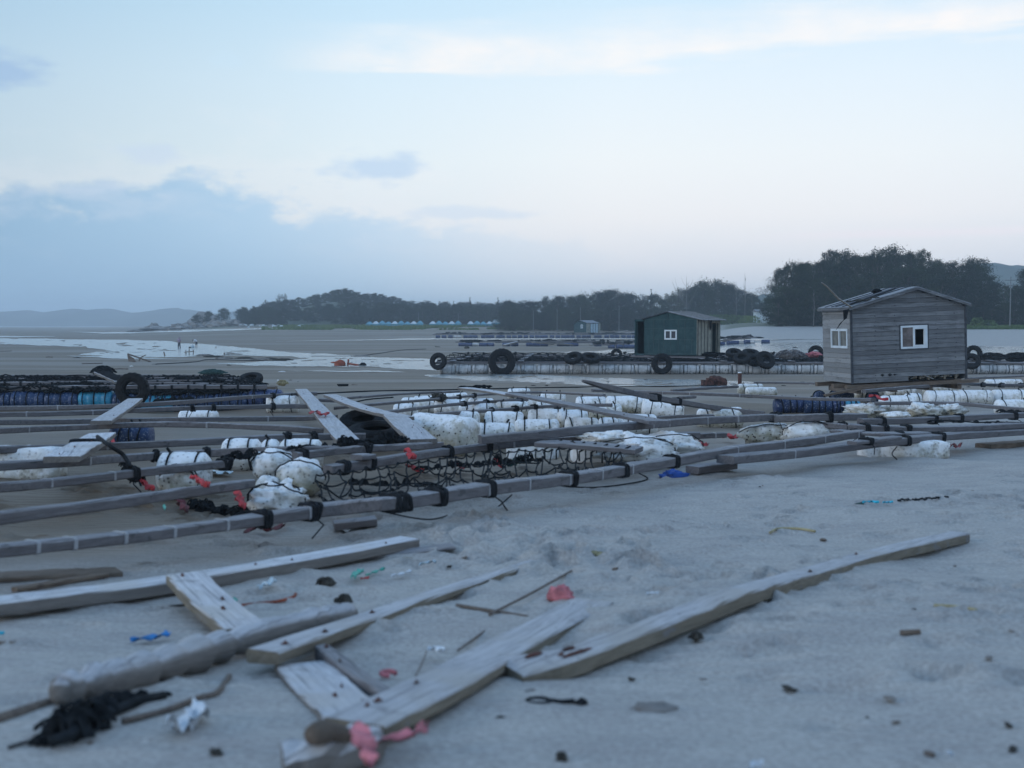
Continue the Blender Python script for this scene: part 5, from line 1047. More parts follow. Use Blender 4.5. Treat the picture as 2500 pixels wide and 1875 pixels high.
for (cx, cy, Rr, w, yaw, ro, pi, lb, Yt) in [
    (1070, 882, .50, .26, 1.25, 0, .25, 'tyre leaning on the left tip of the middle raft', 68.0), (1225, 884, .78, .42, 1.75, 0, .12, 'largest tyre on the middle raft, upright near its left end', 67.7), (1400, 874, .52, .28, 1.2, 0, 1.0, 'tyre slumped on the raft beam, left of a pair', 67.8), (1442, 874, .56, .28, 1.75, 0, 1.15, 'tyre slumped on the raft beam, right of a pair', 67.9),
    (1505, 866, .42, .24, 1.57, 0, 0, 'half seen tyre behind the raft left of the green hut', 82), (1616, 888, .60, .32, 1.70, 0, .05, 'upright tyre hanging in front of the green hut', 67.7), (1812, 874, .50, .28, 1.2, 0, .95, 'tyre slumped on the raft right of the green hut, left of the front pair', 67.8), (1869, 879, .56, .28, 1.8, 0, .55, 'tyre tilted forward on the raft right of the green hut, right of the front pair', 67.8), (1842, 880, .48, .26, 1.5, 0, 1.0, 'tyre wedged between the front pair right of the green hut', 68.2),
    (1792, 862, .52, .26, 1.5, 0, 1.1, 'far tyre right of the green hut, left one', 76), (1833, 863, .56, .28, 1.7, 0, 1.2, 'far tyre right of the green hut, right one', 75), (1992, 862, .50, .26, 1.57, 0, .2, 'tyre beside the left wall of the grey hut', 76), (2377, 864, .54, .26, 1.57, 0, .15, 'tyre on the raft just right of the grey hut, upper', 74), (2372, 882, .50, .28, 1.3, 0, .6, 'tyre hanging just right of the grey hut, lower', 67.8)]:
    tyre(cx, cy, 0, Rr, w, yaw, 0, lb, TG, pitch=pi, Y=Yt)
def heap(px, py, Y, rx, rz, label, m, name='sack_heap', cat='heap', n=14, seed=0):
    p = zat(px, Y, -(py-792)/F*Y); mb = tangle(MB(), (0, 0, 0), rx, rx*.6, rz, n, .03, seed); build(name, mb, m, M=p, smooth=True, label=label, cat=cat)
heap(1930, 872, 70, .9, .42, 'grey heap of rags and sacks on the raft between the huts', 'sack', seed=1); heap(1985, 868, 71, .5, .22, 'faded pink net heap on the raft left of the grey hut', 'pink_cloth', 'net_heap', 'net', seed=2); heap(1740, 866, 69.5, .8, .14, 'dark planks and rags beside the green hut door', 'net', 'rag_heap', seed=3)
for k, (px, rx, rz) in enumerate([(2420, 1.1, .32), (2485, 1.0, .36), (2550, 1.0, .3)]): heap(px, 876, 70, rx, rz, ['black net heap on the raft right of the grey hut, left', 'black net heap on the raft near the right edge', 'black net heap cut by the right edge'][k], 'net', 'net_heap', 'net', 22, 5+k)

# ------------------------------------------------------------------ left raft with blue drums
Yl = 30.4; zl = float(gz(-8, Yl)); e = empty('netted_raft', (-8, Yl, zl), 'dark netted raft on blue drums at the left edge', 'raft')
dm = {('blue_plastic'): drum_mesh(.86, .25, 4, 'blue_plastic'), 'cyan_plastic': drum_mesh(.86, .25, 4, 'cyan_plastic'), 'dark': drum_mesh(.86, .25, 4, 'dark_blue_plastic')}
def lx(px, Y=Yl): return (px-1250)/F*Y+8
ymid = 0
for i in range(9):
    cx = -30+i*83; mk = 'cyan_plastic' if i in (3, ) else ('blue_plastic' if i != 8 else 'dark'); mesh = dm[mk]
    if cx > 650: continue
    f = ob('drum', mesh, e, place(Vector((lx(cx+12), .12, .23+float(gz(lx(cx)-8, Yl+.12))-zl)), R.uniform(-.04, .04), 0, R.uniform(-1, 1)));
    if mk == 'cyan_plastic': f['label'] = 'light blue drum'
    s_ = MB()
    for x in (-.3, 0, .3): s_.tube([(x, math.cos(a)*.262, math.sin(a)*.262) for a in np.linspace(0, 6.3, 15)], .014, 4, False)
    build('strap', s_, 'rope', f)
mb = MB()
f = ob('drum', dm['cyan_plastic'], e, place(Vector((lx(385), .10, .22+float(gz(lx(385)-8, Yl))-zl)), 0, 0, .4)); f['label'] = 'light blue drum right of the tyre'
rows = [(0, 650, .52), (2.2, 618, .55), (4.4, 600, .57), (6.7, 585, .58), (9.4, 570, .58)]
for k, (dy, pxr, z) in enumerate(rows):
    a = Vector((lx(-120, Yl+dy), dy+.15, z+float(gz(-12, Yl+dy))-zl)); b = Vector((lx(pxr, Yl+dy), dy, z+.02+float(gz(lx(pxr, Yl+dy)-8, Yl+dy))-zl)); mb = MB(); mb.sweep(catmull([a, a.lerp(b, .5)+Vector((0, 0, .03)), b], 18), .14, .11, .012, .01, seed=k); bo = build('beam', mb, 'beam_wood', e)
    nn = 19
    for i in range(nn):
        s_ = MB(); p_ = a.lerp(b, (i+.3)/nn); s_.box(p_+Vector((-.03, -.085, -.075)), (.06, 0, 0), (0, .17, 0), (0, 0, .15)); 
        if k == 0: s_.tube([p_+Vector((0, -.09, -.05)), p_+Vector((.02, -.16, -.3)), p_+Vector((0, -.14, -.5))], .014, 4)
        build('lashing', s_, 'rope', bo)
for k in range(4):     # netting slung in the bays
    (d0, p0_, z0), (d1, p1_, z1) = rows[k], rows[k+1]; mb = MB(); rnd = random.Random(k)
    xa, xb = lx(-120, Yl+d0), lx(p0_-15, Yl+d0)
    for i in range(46 if k < 3 else 60):
        y = d0+(d1-d0)*rnd.uniform(.05, .98); pts = []; x = rnd.uniform(xa, xb-2)
        for j in range(16):
            edge = abs(((y-d0)/(d1-d0))-.5)*2; pts.append(Vector((x, y, z0-.02+float(gz(x-8, Yl+y))-zl-.22*(1-edge)+rnd.uniform(-.02, .14)))); x += rnd.uniform(.08, .3); y += rnd.uniform(-.25, .25); y = min(max(y, d0), d1)
            if x > xb: break
        if len(pts) > 1: mb.tube(pts, rnd.uniform(.012, .03), 4)
    for i in range(90):
        x = rnd.uniform(xa, xb); y = rnd.choice([d0+.05, d1-.05, rnd.uniform(d0, d1)]); tangle(mb, (x, y, z0+.0+float(gz(x-8, Yl+y))-zl-.05), rnd.uniform(.1, .35), rnd.uniform(.1, .3), rnd.uniform(.05, .15), 4, .014, i)
    build('netting', mb, 'net', e)
mb = netpatch(Vector((lx(560), .1, .62)), Vector((lx(640), .1, .60)), Vector((lx(575, 39), 9, .5)), Vector((lx(505, 39), 9, .5)), 9, 26, .02, 3, .05, True); build('netting', mb, 'net', e)
mb = MB(); a = zat(300, 32.0, -(934-792)/F*32.0)-Vector((-8, Yl, zl)); b = zat(246, 38.5, -(910-792)/F*38.5)-Vector((-8, Yl, zl)); mb.sweep(catmull([a, b], 10), .45, .08, .01, .01); wp = build('walkway', mb, 'plank_wood', e); wp['label'] = 'pale plank wound with thin cord'
s_ = MB()
for i in range(22): p_ = a.lerp(b, (i+.5)/22); s_.tube([p_+Vector((-.24, .02, .045)), p_+Vector((.24, -.03, .05))], .012, 4)
build('cord', s_, 'rope', wp)
mb = MB(); mb.sweep(catmull([Vector((lx(545), .9, .58)), Vector((lx(655), 1.0, .56))], 8), .5, .08, .01, .01); build('walkway', mb, 'brown_wood', e)
def heap2(px, py, h, rx, ry, rz, n, r_, m, lb, seed, cat='net'): pile(px, py, rx, ry, rz, n, r_, lb, m, seed, h, cat)
heap2(252, 913, .55, .48, .5, .30, 40, .016, 'net', 'round black net pile on the back of the dark netted raft', 21); heap2(520, 912, .50, .55, .5, .16, 36, .016, 'green_net', 'dark green net pile on the far right of the netted raft', 22); heap2(690, 938, .30, .2, .15, .14, 16, .014, 'straw', 'tan rope coil at the right tip of the netted raft', 23, 'rope')
tyre(612, 925, .1, .40, .20, 1.5, 0, 'half hidden tyre at the far right corner of the netted raft', None, pitch=1.2, Y=40.2)

# ------------------------------------------------------------------ huts
def panel(mb, O, U, V_, Wd, Hl, Hr, holes=(), th=.05, apex=None):
    """wall in plane O + u*U + v*V_, thickness th inward along U x V; rectangular holes (u0,u1,v0,v1)"""
    nrm_ = U.cross(V_).normalized(); us = sorted({0, Wd}|{h[0] for h in holes}|{h[1] for h in holes}); Hm = min(Hl, Hr); vs_ = sorted({0, Hm}|{h[2] for h in holes}|{h[3] for h in holes})
    for i in range(len(us)-1):
        for j in range(len(vs_)-1):
            u0, u1, v0, v1 = us[i], us[i+1], vs_[j], vs_[j+1]
            if any(h[0] <= u0+1e-6 and h[1] >= u1-1e-6 and h[2] <= v0+1e-6 and h[3] >= v1-1e-6 for h in holes): continue
            mb.box(O+U*u0+V_*v0, U*(u1-u0), V_*(v1-v0), -nrm_*th)
    if apex:
        a = [O+V_*Hm, O+U*Wd+V_*Hm, O+U*apex[0]+V_*apex[1]]; b = [p-nrm_*th for p in a]; mb.add(a+b, [(0, 1, 2), (5, 4, 3), (0, 3, 4, 1), (1, 4, 5, 2), (2, 5, 3, 0)])
def window(e, O, U, V_, u0, u1, v0, v1, glass, label=None, open_right=False, fr=.055, hangs=.02):
    nrm_ = U.cross(V_).normalized(); f = MB(); P = O+nrm_*hangs; d = -nrm_*.06; um = (u0+u1)/2
    for (a, b, c, g) in ((u0, u1, v0, v0+fr), (u0, u1, v1-fr, v1), (u0, u0+fr, v0+fr, v1-fr), (u1-fr, u1, v0+fr, v1-fr), (um-fr/2, um+fr/2, v0+fr, v1-fr)): f.box(P+U*a+V_*c, U*(b-a), V_*(g-c), d)
    if open_right:
        for (a, b, c, g) in ((um+fr/2, u1-fr, v1-fr*2, v1-fr), (um+fr/2, u1-fr, v0+fr, v0+fr*1.8), (u1-fr*1.9, u1-fr, v0+fr*1.8, v1-fr*2)): f.box(P+U*a+V_*c+nrm_*.004, U*(b-a), V_*(g-c), d)
    w = build('window', f, 'window_frame', e)
    if label: w['label'] = label
    g1 = MB(); g1.box(P+U*(u0+fr)+V_*(v0+fr)-nrm_*.03, U*(um-u0-1.5*fr), V_*(v1-v0-2*fr), -nrm_*.008); build('pane', g1, glass, w)
    if not open_right: g2 = MB(); g2.box(P+U*(um+fr/2)+V_*(v0+fr)-nrm_*.04, U*(u1-um-1.5*fr), V_*(v1-v0-2*fr), -nrm_*.008); build('pane', g2, glass, w)
# grey plank hut
NL = zat(2082, 33.5, -(936-792)/F*33.5); NR = zat(2360, 34.05, -(923-792)/F*34.05)
U = (NR-NL); Wd = U.length; U.normalize(); back = Vector((-U.y, U.x, 0)).normalized(); V_ = (Vector((0, 0, 1))-U*U.z).normalized(); H = 2.16; Lh = 1.95; back = V_.cross(U).normalized()
Mh = Matrix((U, back, V_)).transposed().to_4x4(); Mh.translation = NL; e = empty('grey_hut', Mh, 'weathered grey plank hut with two white windows on the raft at right', 'hut')
Xa, Ya, Za = Vector((1, 0, 0)), Vector((0, 1, 0)), Vector((0, 0, 1)); apx = Wd*.565; Ha = H+.50
def siding(O, U_, V2, Wd_, rows_, bh, holes, m, name, gable=None, th=.028, seed=0):
    nrm_ = U_.cross(V2).normalized(); mb = MB(); rnd = random.Random(seed)
    for r_ in range(rows_):
        v0 = r_*bh; v1 = v0+bh-.004; segs = [(0, Wd_)]
        if gable:
            vm = (v0+v1)/2
            if vm > gable[0]:
                f = (vm-gable[0])/(gable[2]-gable[0])
                if f >= .97: continue
                segs = [(gable[1]*f, Wd_-(Wd_-gable[1])*f)]
        for h in holes:
            ns = []
            for (a, b) in segs:
                if v1 > h[2]+.02 and v0 < h[3]-.02:
                    if a < h[0]: ns.append((a, min(b, h[0])))
                    if b > h[1]: ns.append((max(a, h[1]), b))
                    if h[0] >= b or h[1] <= a: ns = [x for x in ns if x != (a, b)]+[(a, b)] if (a, b) not in ns else ns
                else: ns.append((a, b))
            segs = [s_ for s_ in ns if s_[1]-s_[0] > .02]
        for (a, b) in segs:
            if rnd.random() < .25 and b-a > 1.2: c_ = rnd.uniform(a+.5, b-.5); parts = [(a, c_-.003), (c_+.003, b)]
            else: parts = [(a, b)]
            for (a_, b_) in parts:
                t0, t1 = rnd.uniform(-.004, .004), rnd.uniform(-.004, .004); o1 = nrm_*(.010+t0); o2 = nrm_*(-.004+t1); A = O+U_*a_+V2*v0+o1; B = O+U_*b_+V2*v0+o1; C_ = O+U_*b_+V2*v1+o2; D_ = O+U_*a_+V2*v1+o2; k = -nrm_*th
                mb.add([A, B, C_, D_, A+k, B+k, C_+k, D_+k], [(0, 1, 2, 3), (7, 6, 5, 4), (0, 4, 5, 1), (1, 5, 6, 2), (2, 6, 7, 3), (3, 7, 4, 0)])
    return build(name, mb, m, e)
win1 = (1.50, 2.33, .931, 1.596); gap = (1.72, Wd-.03, .0, .133)
siding(Vector((0, 0, 0)), Xa, Za, Wd, 21, .133, (win1, gap), 'hut_wood', 'front_wall', (H, apx, Ha))
siding(Vector((0, Lh, 0)), -Ya, Za, Lh, 15, .1425, ((Lh-1.36, Lh-.24, .9975, 1.5675),), 'hut_wood_pale', 'side_wall', seed=3)
siding(Vector((Wd, 0, 0)), Ya, Za, Lh, 15, .144, (), 'hut_wood', 'side_wall', seed=4); siding(Vector((Wd, Lh, 0)), -Xa, Za, Wd, 19, .142, (), 'hut_wood', 'back_wall', (H, Wd-apx, Ha), seed=5)
window(e, Vector((0, 0, 0)), Xa, Za, *win1, 'rosy_glass', 'white sliding window with its right half open', True)
window(e, Vector((0, Lh, 0)), -Ya, Za, Lh-1.36, Lh-.24, .9975, 1.5675, 'curtain_glass', 'white window with curtained panes', fr=.07)
mb = MB(); mb.box((.05, .05, -.01), (Wd-.1, 0, 0), (0, Lh-.1, 0), (0, 0, .03)); mb.box((1.0, 1.2, .02), (1.9, 0, 0), (0, .05, 0), (0, 0, 1.9)); build('interior', mb, 'dark_interior', e)
mb = MB()
for x in (0, Wd-.0): mb.box((x-.03, -.02, -.02), (.06, 0, 0), (0, .05, 0), (0, 0, H+.02))
for h_ in (win1,):
    for a, b, c, d in ((h_[0]-.035, h_[1]+.035, h_[3], h_[3]+.035), (h_[0]-.035, h_[1]+.035, h_[2]-.035, h_[2]), (h_[0]-.035, h_[0], h_[2], h_[3]), (h_[1], h_[1]+.035, h_[2], h_[3])): mb.box((a, -.018, c), (b-a, 0, 0), (0, .03, 0), (0, 0, d-c))
build('trim', mb, 'roof_dark', e)
# nail heads with dark streaks on the studs
mb = MB(); rnd = random.Random(6)
for x in (.72, 1.35, 2.62, 3.2):
    for k in range(18):
        if x > 1.4 and .8 < k*.142 < 1.7 and x < 2.4: continue
        s_ = rnd.uniform(.010, .022); mb.box((x+rnd.uniform(-.03, .03)-s_, -.017, k*.142+.05), (2*s_, 0, 0), (0, .004, 0), (0, 0, s_*1.2))
build('nail_stain', mb, 'roof_dark', e)
# holes punched low in the wall, rubble in the gap
mb = MB()
for x, s_ in ((.92, .045), (1.15, .05), (1.3, .03)): mb.add([(x-s_*1.3, -.018, .20), (x, -.018, .20-s_), (x+s_*1.3, -.018, .20), (x, -.018, .20+s_*.8), (x-s_*1.3, -.0, .20), (x, 0, .20-s_), (x+s_*1.3, 0, .20), (x, 0, .20+s_*.8)], [(0, 1, 2, 3), (0, 4, 5, 1), (1, 5, 6, 2), (2, 6, 7, 3), (3, 7, 4, 0)])
build('hole', mb, 'dark_interior', e)
mb = MB()
for k in range(14): x = 1.8+k*.11+rnd.uniform(-.04, .04); mb.ball((x, .10, .06+rnd.uniform(0, .05)), rnd.uniform(.03, .09), .05, rnd.uniform(.02, .06), k, .6, 2, 8, 6)
for x in (2.35, 2.85, 3.2): mb.box((x, .02, .0), (.05, 0, 0), (0, .05, 0), (0, 0, .18))
mb.tube([(2.2, .0, .14), (2.5, .0, .02)], .012, 5); build('rubble', mb, 'pale_wood', e)
# roof: gable along the depth, with battens, torn strip
def roofpart(x0, z0, x1, z1, y0, y1, th, m, name, par):
    mb = MB(); d = Vector((x1-x0, 0, z1-z0)); n_ = Vector((-d.z, 0, d.x)).normalized()
    if n_.z < 0: n_ = -n_
    mb.box((x0, y0, z0), d, (0, y1-y0, 0), n_*th); return build(name, mb, m, par)
oh = .12; sl_ = (Ha-H)/apx; sr_ = (Ha-H)/(Wd-apx)
rl = roofpart(-.10, H-.10*sl_+.03, apx, Ha+.03, -oh, Lh+.10, .03, 'roof_sheet', 'roof', e); rr_ = roofpart(Wd+.12, H-.12*sr_+.03, apx, Ha+.03, -oh, Lh+.10, .03, 'roof_sheet', 'roof', e)
mb = MB()
for y in (.35, .80, 1.1, 1.55):
    for (xa, za, xb, zb) in ((-.09, H-.09*sl_+.065, apx, Ha+.065), (Wd+.13, H-.13*sr_+.065, apx, Ha+.065)): mb.box((xa, y, za), (xb-xa, 0, zb-za), (0, .035, 0), (0, 0, .02))
build('batten', mb, 'roof_dark', e)
mb = MB(); zz = lambda x: H+(x)*sl_+.085
mb.add([(.0, .15, zz(0)), (1.7, .75, zz(1.7)), (1.9, .95, zz(1.9)), (.2, .55, zz(.2)), (.0, .15, zz(0)+.03), (1.7, .75, zz(1.7)+.02), (1.9, .95, zz(1.9)+.03), (.2, .55, zz(.2)+.04)], [(4, 5, 6, 7), (0, 1, 5, 4), (1, 2, 6, 5), (2, 3, 7, 6), (3, 0, 4, 7)]); build('torn_felt', mb, 'roof_dark', e)
mb = MB(); tangle(mb, (.35, .1, zz(.35)), .45, .18, .06, 14, .014, 2, False); tangle(mb, (.75, .0, zz(.75)-.03), .18, .08, .05, 8, .012, 3, False); build('frayed_edge', mb, 'weed', e)
mb = MB()
for (xa, za, xb, zb) in ((-.11, H-.11*sl_, apx, Ha), (apx, Ha, Wd+.13, H-.13*sr_)): d = Vector((xb-xa, 0, zb-za)); mb.box((xa, -oh-.02, za-.035), d, (0, .025, 0), (0, 0, .055))
mb.box((-.13, -oh, H-.12*sl_-.04), (0, 0, .065), (.03, 0, 0), (0, Lh+.22, 0)); build('fascia', mb, 'hut_wood', e)
mb = MB(); mb.tube([(-.04, -.14, H+.02), (-.45, -.16, H+.28), (-.78, -.18, H+.62), (-.95, -.18, H+.75)], [.028, .028, .024, .016], 6); build('broken_pole', mb, 'pale_wood', e)
mb = MB(); mb.add([(-.30, -.15, H-.05), (-.12, -.14, H-.02), (-.20, -.16, H-.28), (-.42, -.18, H-.42), (-.55, -.18, H-.62), (-.30, -.17, H-.33)], [(0, 2, 1), (0, 5, 2), (5, 4, 3), (5, 3, 2)]); mb2 = MB(); mb2.v = mb.v+[(x, y+.02, z) for x, y, z in mb.v]; mb2.f = mb.f+[tuple(i+6 for i in f[::-1]) for f in mb.f]; build('hanging_rag', mb2, 'net', e)
mb = tangle(MB(), (apx-.55, 1.3, Ha-.06), .16, .12, .10, 8, .015, 8); build('rag', mb, 'net', e)
# floor timbers under the hut
mb = MB(); mb.box((-.25, -.18, -.15), (Wd+.55, 0, .02), (0, .16, 0), (0, 0, .10)); mb.box((-.3, .6, -.16), (Wd+.5, 0, 0), (0, .16, 0), (0, 0, .12)); mb.box((-.3, Lh-.2, -.16), (Wd+.5, 0, 0), (0, .16, 0), (0, 0, .12)); build('floor_timber', mb, 'brown_wood', e)
mb = MB(); mb.sweep(catmull([Vector((-1.0, -.35, -.28)), Vector((-.2, -.30, -.17)), Vector((.5, -.32, -.13))], 6), .14, .07, .01, .01); build('floor_timber', mb, 'brown_wood', e)
for x in (.1, 1.2, 2.3, 3.2):
    mb = MB(); mb.box((x, -.1, -.16), (.12, 0, 0), (0, Lh, 0), (0, 0, -.14)); build('joist', mb, 'brown_wood', e)
# white floats and posts carrying it
for k, (cx, yt) in enumerate([(2120, 945), (2200, 942), (2290, 936)]): foam(cx, yt, 70, ['foam float under the left part of the hut floor', 'foam float under the middle of the hut floor', 'foam float under the right part of the hut floor'][k], .40, 'foam_dirty', group='floats under the hut floor')
# big green hut
c0 = Vector((10.9, 68.6, 0)); zb = CZ-(867.7-792)/F*68.6; c0.z = zb; dd = Vector((2.0, 3.5, 0)).normalized(); uu = Vector((dd.y, -dd.x, 0)); Wg = 3.42; Lg = 3.9; Hg = 2.12
Mg = Matrix((uu, dd, Vector((0, 0, 1)))).transposed().to_4x4(); Mg.translation = c0-uu*Wg; e = empty('green_hut', Mg, 'big green felt-covered hut with a white window on the middle raft', 'hut')
mb = MB(); wn = (1.33, 2.12, .92, 1.50); panel(mb, Vector((0, 0, 0)), Xa, Za, Wg, Hg, Hg, (wn,), .06, (Wg*.46, Hg+.42)); build('front_wall', mb, 'green_felt', e)
mb = MB(); panel(mb, Vector((Wg, 0, 0)), Ya, Za, Lg, Hg, Hg, ((2.45, 3.55, .02, 1.9),), .06); build('side_wall', mb, 'cream_board', e)
mb = MB(); panel(mb, Vector((Wg, Lg, 0)), -Xa, Za, Wg, Hg, Hg, (), .06, (Wg*.54, Hg+.42)); build('back_wall', mb, 'green_felt', e); mb = MB(); panel(mb, Vector((0, Lg, 0)), -Ya, Za, Lg, Hg, Hg, (), .06); build('side_wall', mb, 'green_felt', e)
window(e, Vector((0, 0, 0)), Xa, Za, *wn, 'dark_glass', None, fr=.085)
mb = MB()
for x, z0, z1 in ((.62, .04, 1.55), (.62, 1.62, 2.1), (.97, .04, .88), (1.27, .04, .88), (1.72, .04, .88), (.33, .04, .88), (1.3, 1.62, 2.1), (2.2, .04, 2.1), (2.62, .04, 2.1), (3.05, .04, .9)): mb.box((x, -.012, z0), (.022, 0, 0), (0, .014, 0), (0, 0, z1-z0))
for z, x0, x1 in ((.06, .02, Wg-.02), (.93, .65, 1.32), (.90, 2.13, 3.2), (1.56, .05, 1.32), (1.60, 2.15, 3.3), (Hg-.01, .02, Wg-.02)): mb.box((x0, -.013, z), (x1-x0, 0, 0), (0, .015, 0), (0, 0, .02))
build('seam', mb, 'seam', e)
mb = MB()
for y in (.02, .55, 1.1, 1.65, 2.25): mb.box((Wg-.0, y, .02), (.02, 0, 0), (0, .05, 0), (0, 0, Hg-.05))
build('upright', mb, 'seam_dark', e); mb = MB()
for z in (.85, 1.52): mb.box((Wg+.001, .1, z), (.012, 0, 0), (0, 2.2, 0), (0, 0, .03))
build('batten', mb, 'cream_board', e)
mb = MB(); mb.box((.08, .1, .01), (Wg-.2, 0, 0), (0, Lg-.2, 0), (0, 0, .02)); mb.box((.1, 2.0, .03), (Wg-.2, 0, 0), (0, .04, 0), (0, 0, 1.9)); build('interior', mb, 'dark_interior', e)
sg = .42/(Wg*.46); sg2 = .42/(Wg*.54)
roofpart(-.12, Hg-.12*sg+.02, Wg*.46, Hg+.44, -.10, Lg+.1, .05, 'roof_dark', 'roof', e); roofpart(Wg+.35, Hg-.35*sg2+.02, Wg*.46, Hg+.44, -.10, Lg+.1, .05, 'roof_sheet', 'roof', e)
mb = MB()
for y in np.arange(.15, Lg, .42): mb.box((Wg*.46, y, Hg+.50), (Wg*.54+.33, 0, -.42-.33*sg2), (0, .05, 0), (0, 0, .02))
build('batten', mb, 'concrete', e)
mb = MB(); mb.box((-.65, .1, Hg-.12), (.66, 0, 0), (0, 1.6, 0), (0, 0, .12)); mb.box((-.65, .1, 0), (.07, 0, 0), (0, .07, 0), (0, 0, Hg-.12)); mb.box((-.52, .12, 0), (.04, 0, 0), (0, .05, 0), (0, 0, Hg-.12)); mb.box((-.65, 1.63, 0), (.65, 0, 0), (0, .07, 0), (0, 0, Hg-.12)); mb.box((-.64, .18, 0), (.03, 0, 0), (0, 1.44, 0), (0, 0, Hg-.12)); mb.box((-.65, .1, -.02), (.66, 0, 0), (0, 1.6, 0), (0, 0, .08)); build('porch', mb, 'green_felt', e)
mb = MB(); mb.box((-.55, 1.5, .1), (.54, 0, 0), (0, .1, 0), (0, 0, Hg-.3)); build('door', mb, 'dark_interior', e)
mb = MB(); mb.box((Wg-.02, 3.62, .0), (.06, 0, 0), (0, .05, 0), (0, 0, Hg-.05)); mb.box((Wg+.0, 3.1, .02), (.03, 0, 0), (0, .05, 0), (0, 0, 1.88)); build('door_post', mb, 'cream_board', e)
mb = MB(); mb.ball((Wg+.10, 1.95, Hg-.35), .05, .14, .28, 1, .3, 2, 10, 8); build('hanging_bag', mb, 'net', e)
mb = MB(); mb.box((-.8, -.15, -.16), (Wg+1.3, 0, 0), (0, .14, 0), (0, 0, .10)); mb.box((-.8, 1.9, -.16), (Wg+1.3, 0, 0), (0, .14, 0), (0, 0, .10)); build('floor_timber', mb, 'beam_wood', e)
mb = MB(); mb.tube([(Wg*.46-.04, -.02, Hg+.02), (Wg*.46, -.03, Hg+.32), (Wg*.46+.06, -.02, Hg+.02)], .015, 4); build('bracket', mb, 'seam', e)
# small green hut far off
Ys = 256; c0 = zat(1431, Ys, -(812-792)/F*Ys); uu = Vector((1, -.25, 0)).normalized(); dd = Vector((.25, 1, 0)).normalized(); Mg = Matrix((uu, dd, Vector((0, 0, 1)))).transposed().to_4x4(); Mg.translation = c0-uu*2.75; e = empty('small_green_hut', Mg, 'small far green hut with a glazed side, standing on the distant raft', 'hut')
mb = MB(); panel(mb, Vector((0, 0, 0)), Xa, Za, 2.75, 2.0, 2.0, ((1.5, 2.0, .95, 1.75),), .06, (1.35, 2.6)); build('front_wall', mb, 'green_felt', e)
Ue = Vector((1, .25, 0)).normalized()
mb = MB(); panel(mb, Vector((2.75, 0, 0)), Vector((.8, .6, 0)), Za, 1.0, 2.0, 2.0, (), .05); build('side_wall', mb, 'cream_board', e); mb = MB(); panel(mb, Vector((2.75+.8*2.9, .6*2.9, 0)), Vector((.8, .6, 0)), Za, .6, 2.0, 2.0, (), .05); build('side_wall', mb, 'cream_board', e)
mb = MB(); panel(mb, Vector((3.55, .6, 0)), Vector((.8, .6, 0)), Za, 1.9, 1.95, 1.95, (), .04); g = build('glazed_side', mb, 'clear_plastic', e)
mb = MB()
for k in range(4): mb.box(Vector((3.55, .6, .0))+Vector((.8, .6, 0))*(.63*k)+Vector((.0, -.03, 0)), (.08, 0, 0), (0, .03, 0), (0, 0, 1.95))
build('mullion', mb, 'seam_dark', e); mb = MB(); panel(mb, Vector((2.7, 3.5, 0)), -Xa, Za, 2.7, 2.0, 2.0, ()); panel(mb, Vector((0, 3.4, 0)), -Ya, Za, 3.4, 2.0, 2.0, ()); build('back_wall', mb, 'green_felt', e)
mb = MB(); mb.add([(-.15, -.15, 1.95), (1.35, -.15, 2.62), (5.4, 2.0, 2.05), (3.9, 2.2, 2.66), (-.15, 3.6, 1.95), (1.6, 3.6, 2.62)], [(0, 1, 5, 4), (1, 2, 3), (1, 3, 5)]); mb.add([(-.15, -.15, 2.0), (1.35, -.15, 2.7), (2.95, -.1, 2.1), (5.4, 1.9, 2.1), (3.8, 2.2, 2.72), (-.15, 3.6, 2.0), (1.6, 3.7, 2.7), (4.6, 3.5, 2.1)], [(0, 1, 6, 5), (1, 2, 3, 4), (1, 4, 6), (4, 3, 7, 6)]); build('roof', mb, 'roof_sheet', e)
window(e, Vector((0, 0, 0)), Xa, Za, 1.5, 2.0, .95, 1.75, 'dark_glass', None, fr=.1)

# ------------------------------------------------------------------ far rafts
def far_raft(px0, px1, Y, label, nd, d, Ln, depth, seed, jumble=False):
    x0, x1 = (px0-1250)/F*Y, (px1-1250)/F*Y; z0 = float(gz((x0+x1)/2, Y)); e = empty('far_raft', ((x0+x1)/2, Y, z0), label, 'raft'); rnd = random.Random(seed); hw = (x1-x0)/2
    dmesh = drum_mesh(Ln, d/2, 4, 'dark_blue_plastic'); dmesh2 = foam_mesh(Ln*.9, d*.9, 3, .03, 10, 'barnacled_foam')
    for i in range(nd):
        x = -hw+(i+.5)*2*hw/nd+rnd.uniform(-.3, .3)
        if jumble and rnd.random() < .25: continue
        ob('drum' if rnd.random() < .88 else 'foam_float', dmesh if rnd.random() < .9 else dmesh2, e, place(Vector((x, rnd.uniform(-.1, .1), d/2-.05+float(gz(x+(x0+x1)/2, Y))-z0)), rnd.uniform(-.15, .15) if not jumble else rnd.uniform(-.5, .5)))
    for k in range(6):
        y = depth*k/5; mb = MB(); a = Vector((-hw-.8, y, d+.12+float(gz(x0, Y+y))-z0)); b = Vector((hw, y, d+.12+float(gz(x1, Y+y))-z0))
        if jumble: a.x += rnd.uniform(0, hw); a.z += rnd.uniform(-.3, .2); b.x -= rnd.uniform(0, hw*.6); b.z += rnd.uniform(-.3, .2)
        mb.sweep(catmull([a, b], 8), .2, .14, .01, .02, seed=k); build('beam', mb, 'beam_wood', e)
    mb = MB()
    for i in range(int(hw*3)):
        x = rnd.uniform(-hw, hw); y = rnd.uniform(0, depth); zz_ = d+.2+float(gz(x+(x0+x1)/2, Y+y))-z0; mb.ball((x, y, zz_), rnd.uniform(.2, .9), .3, rnd.uniform(.08, .28), i, .6, 2, 7, 5)
    build('netting', mb, 'net', e)
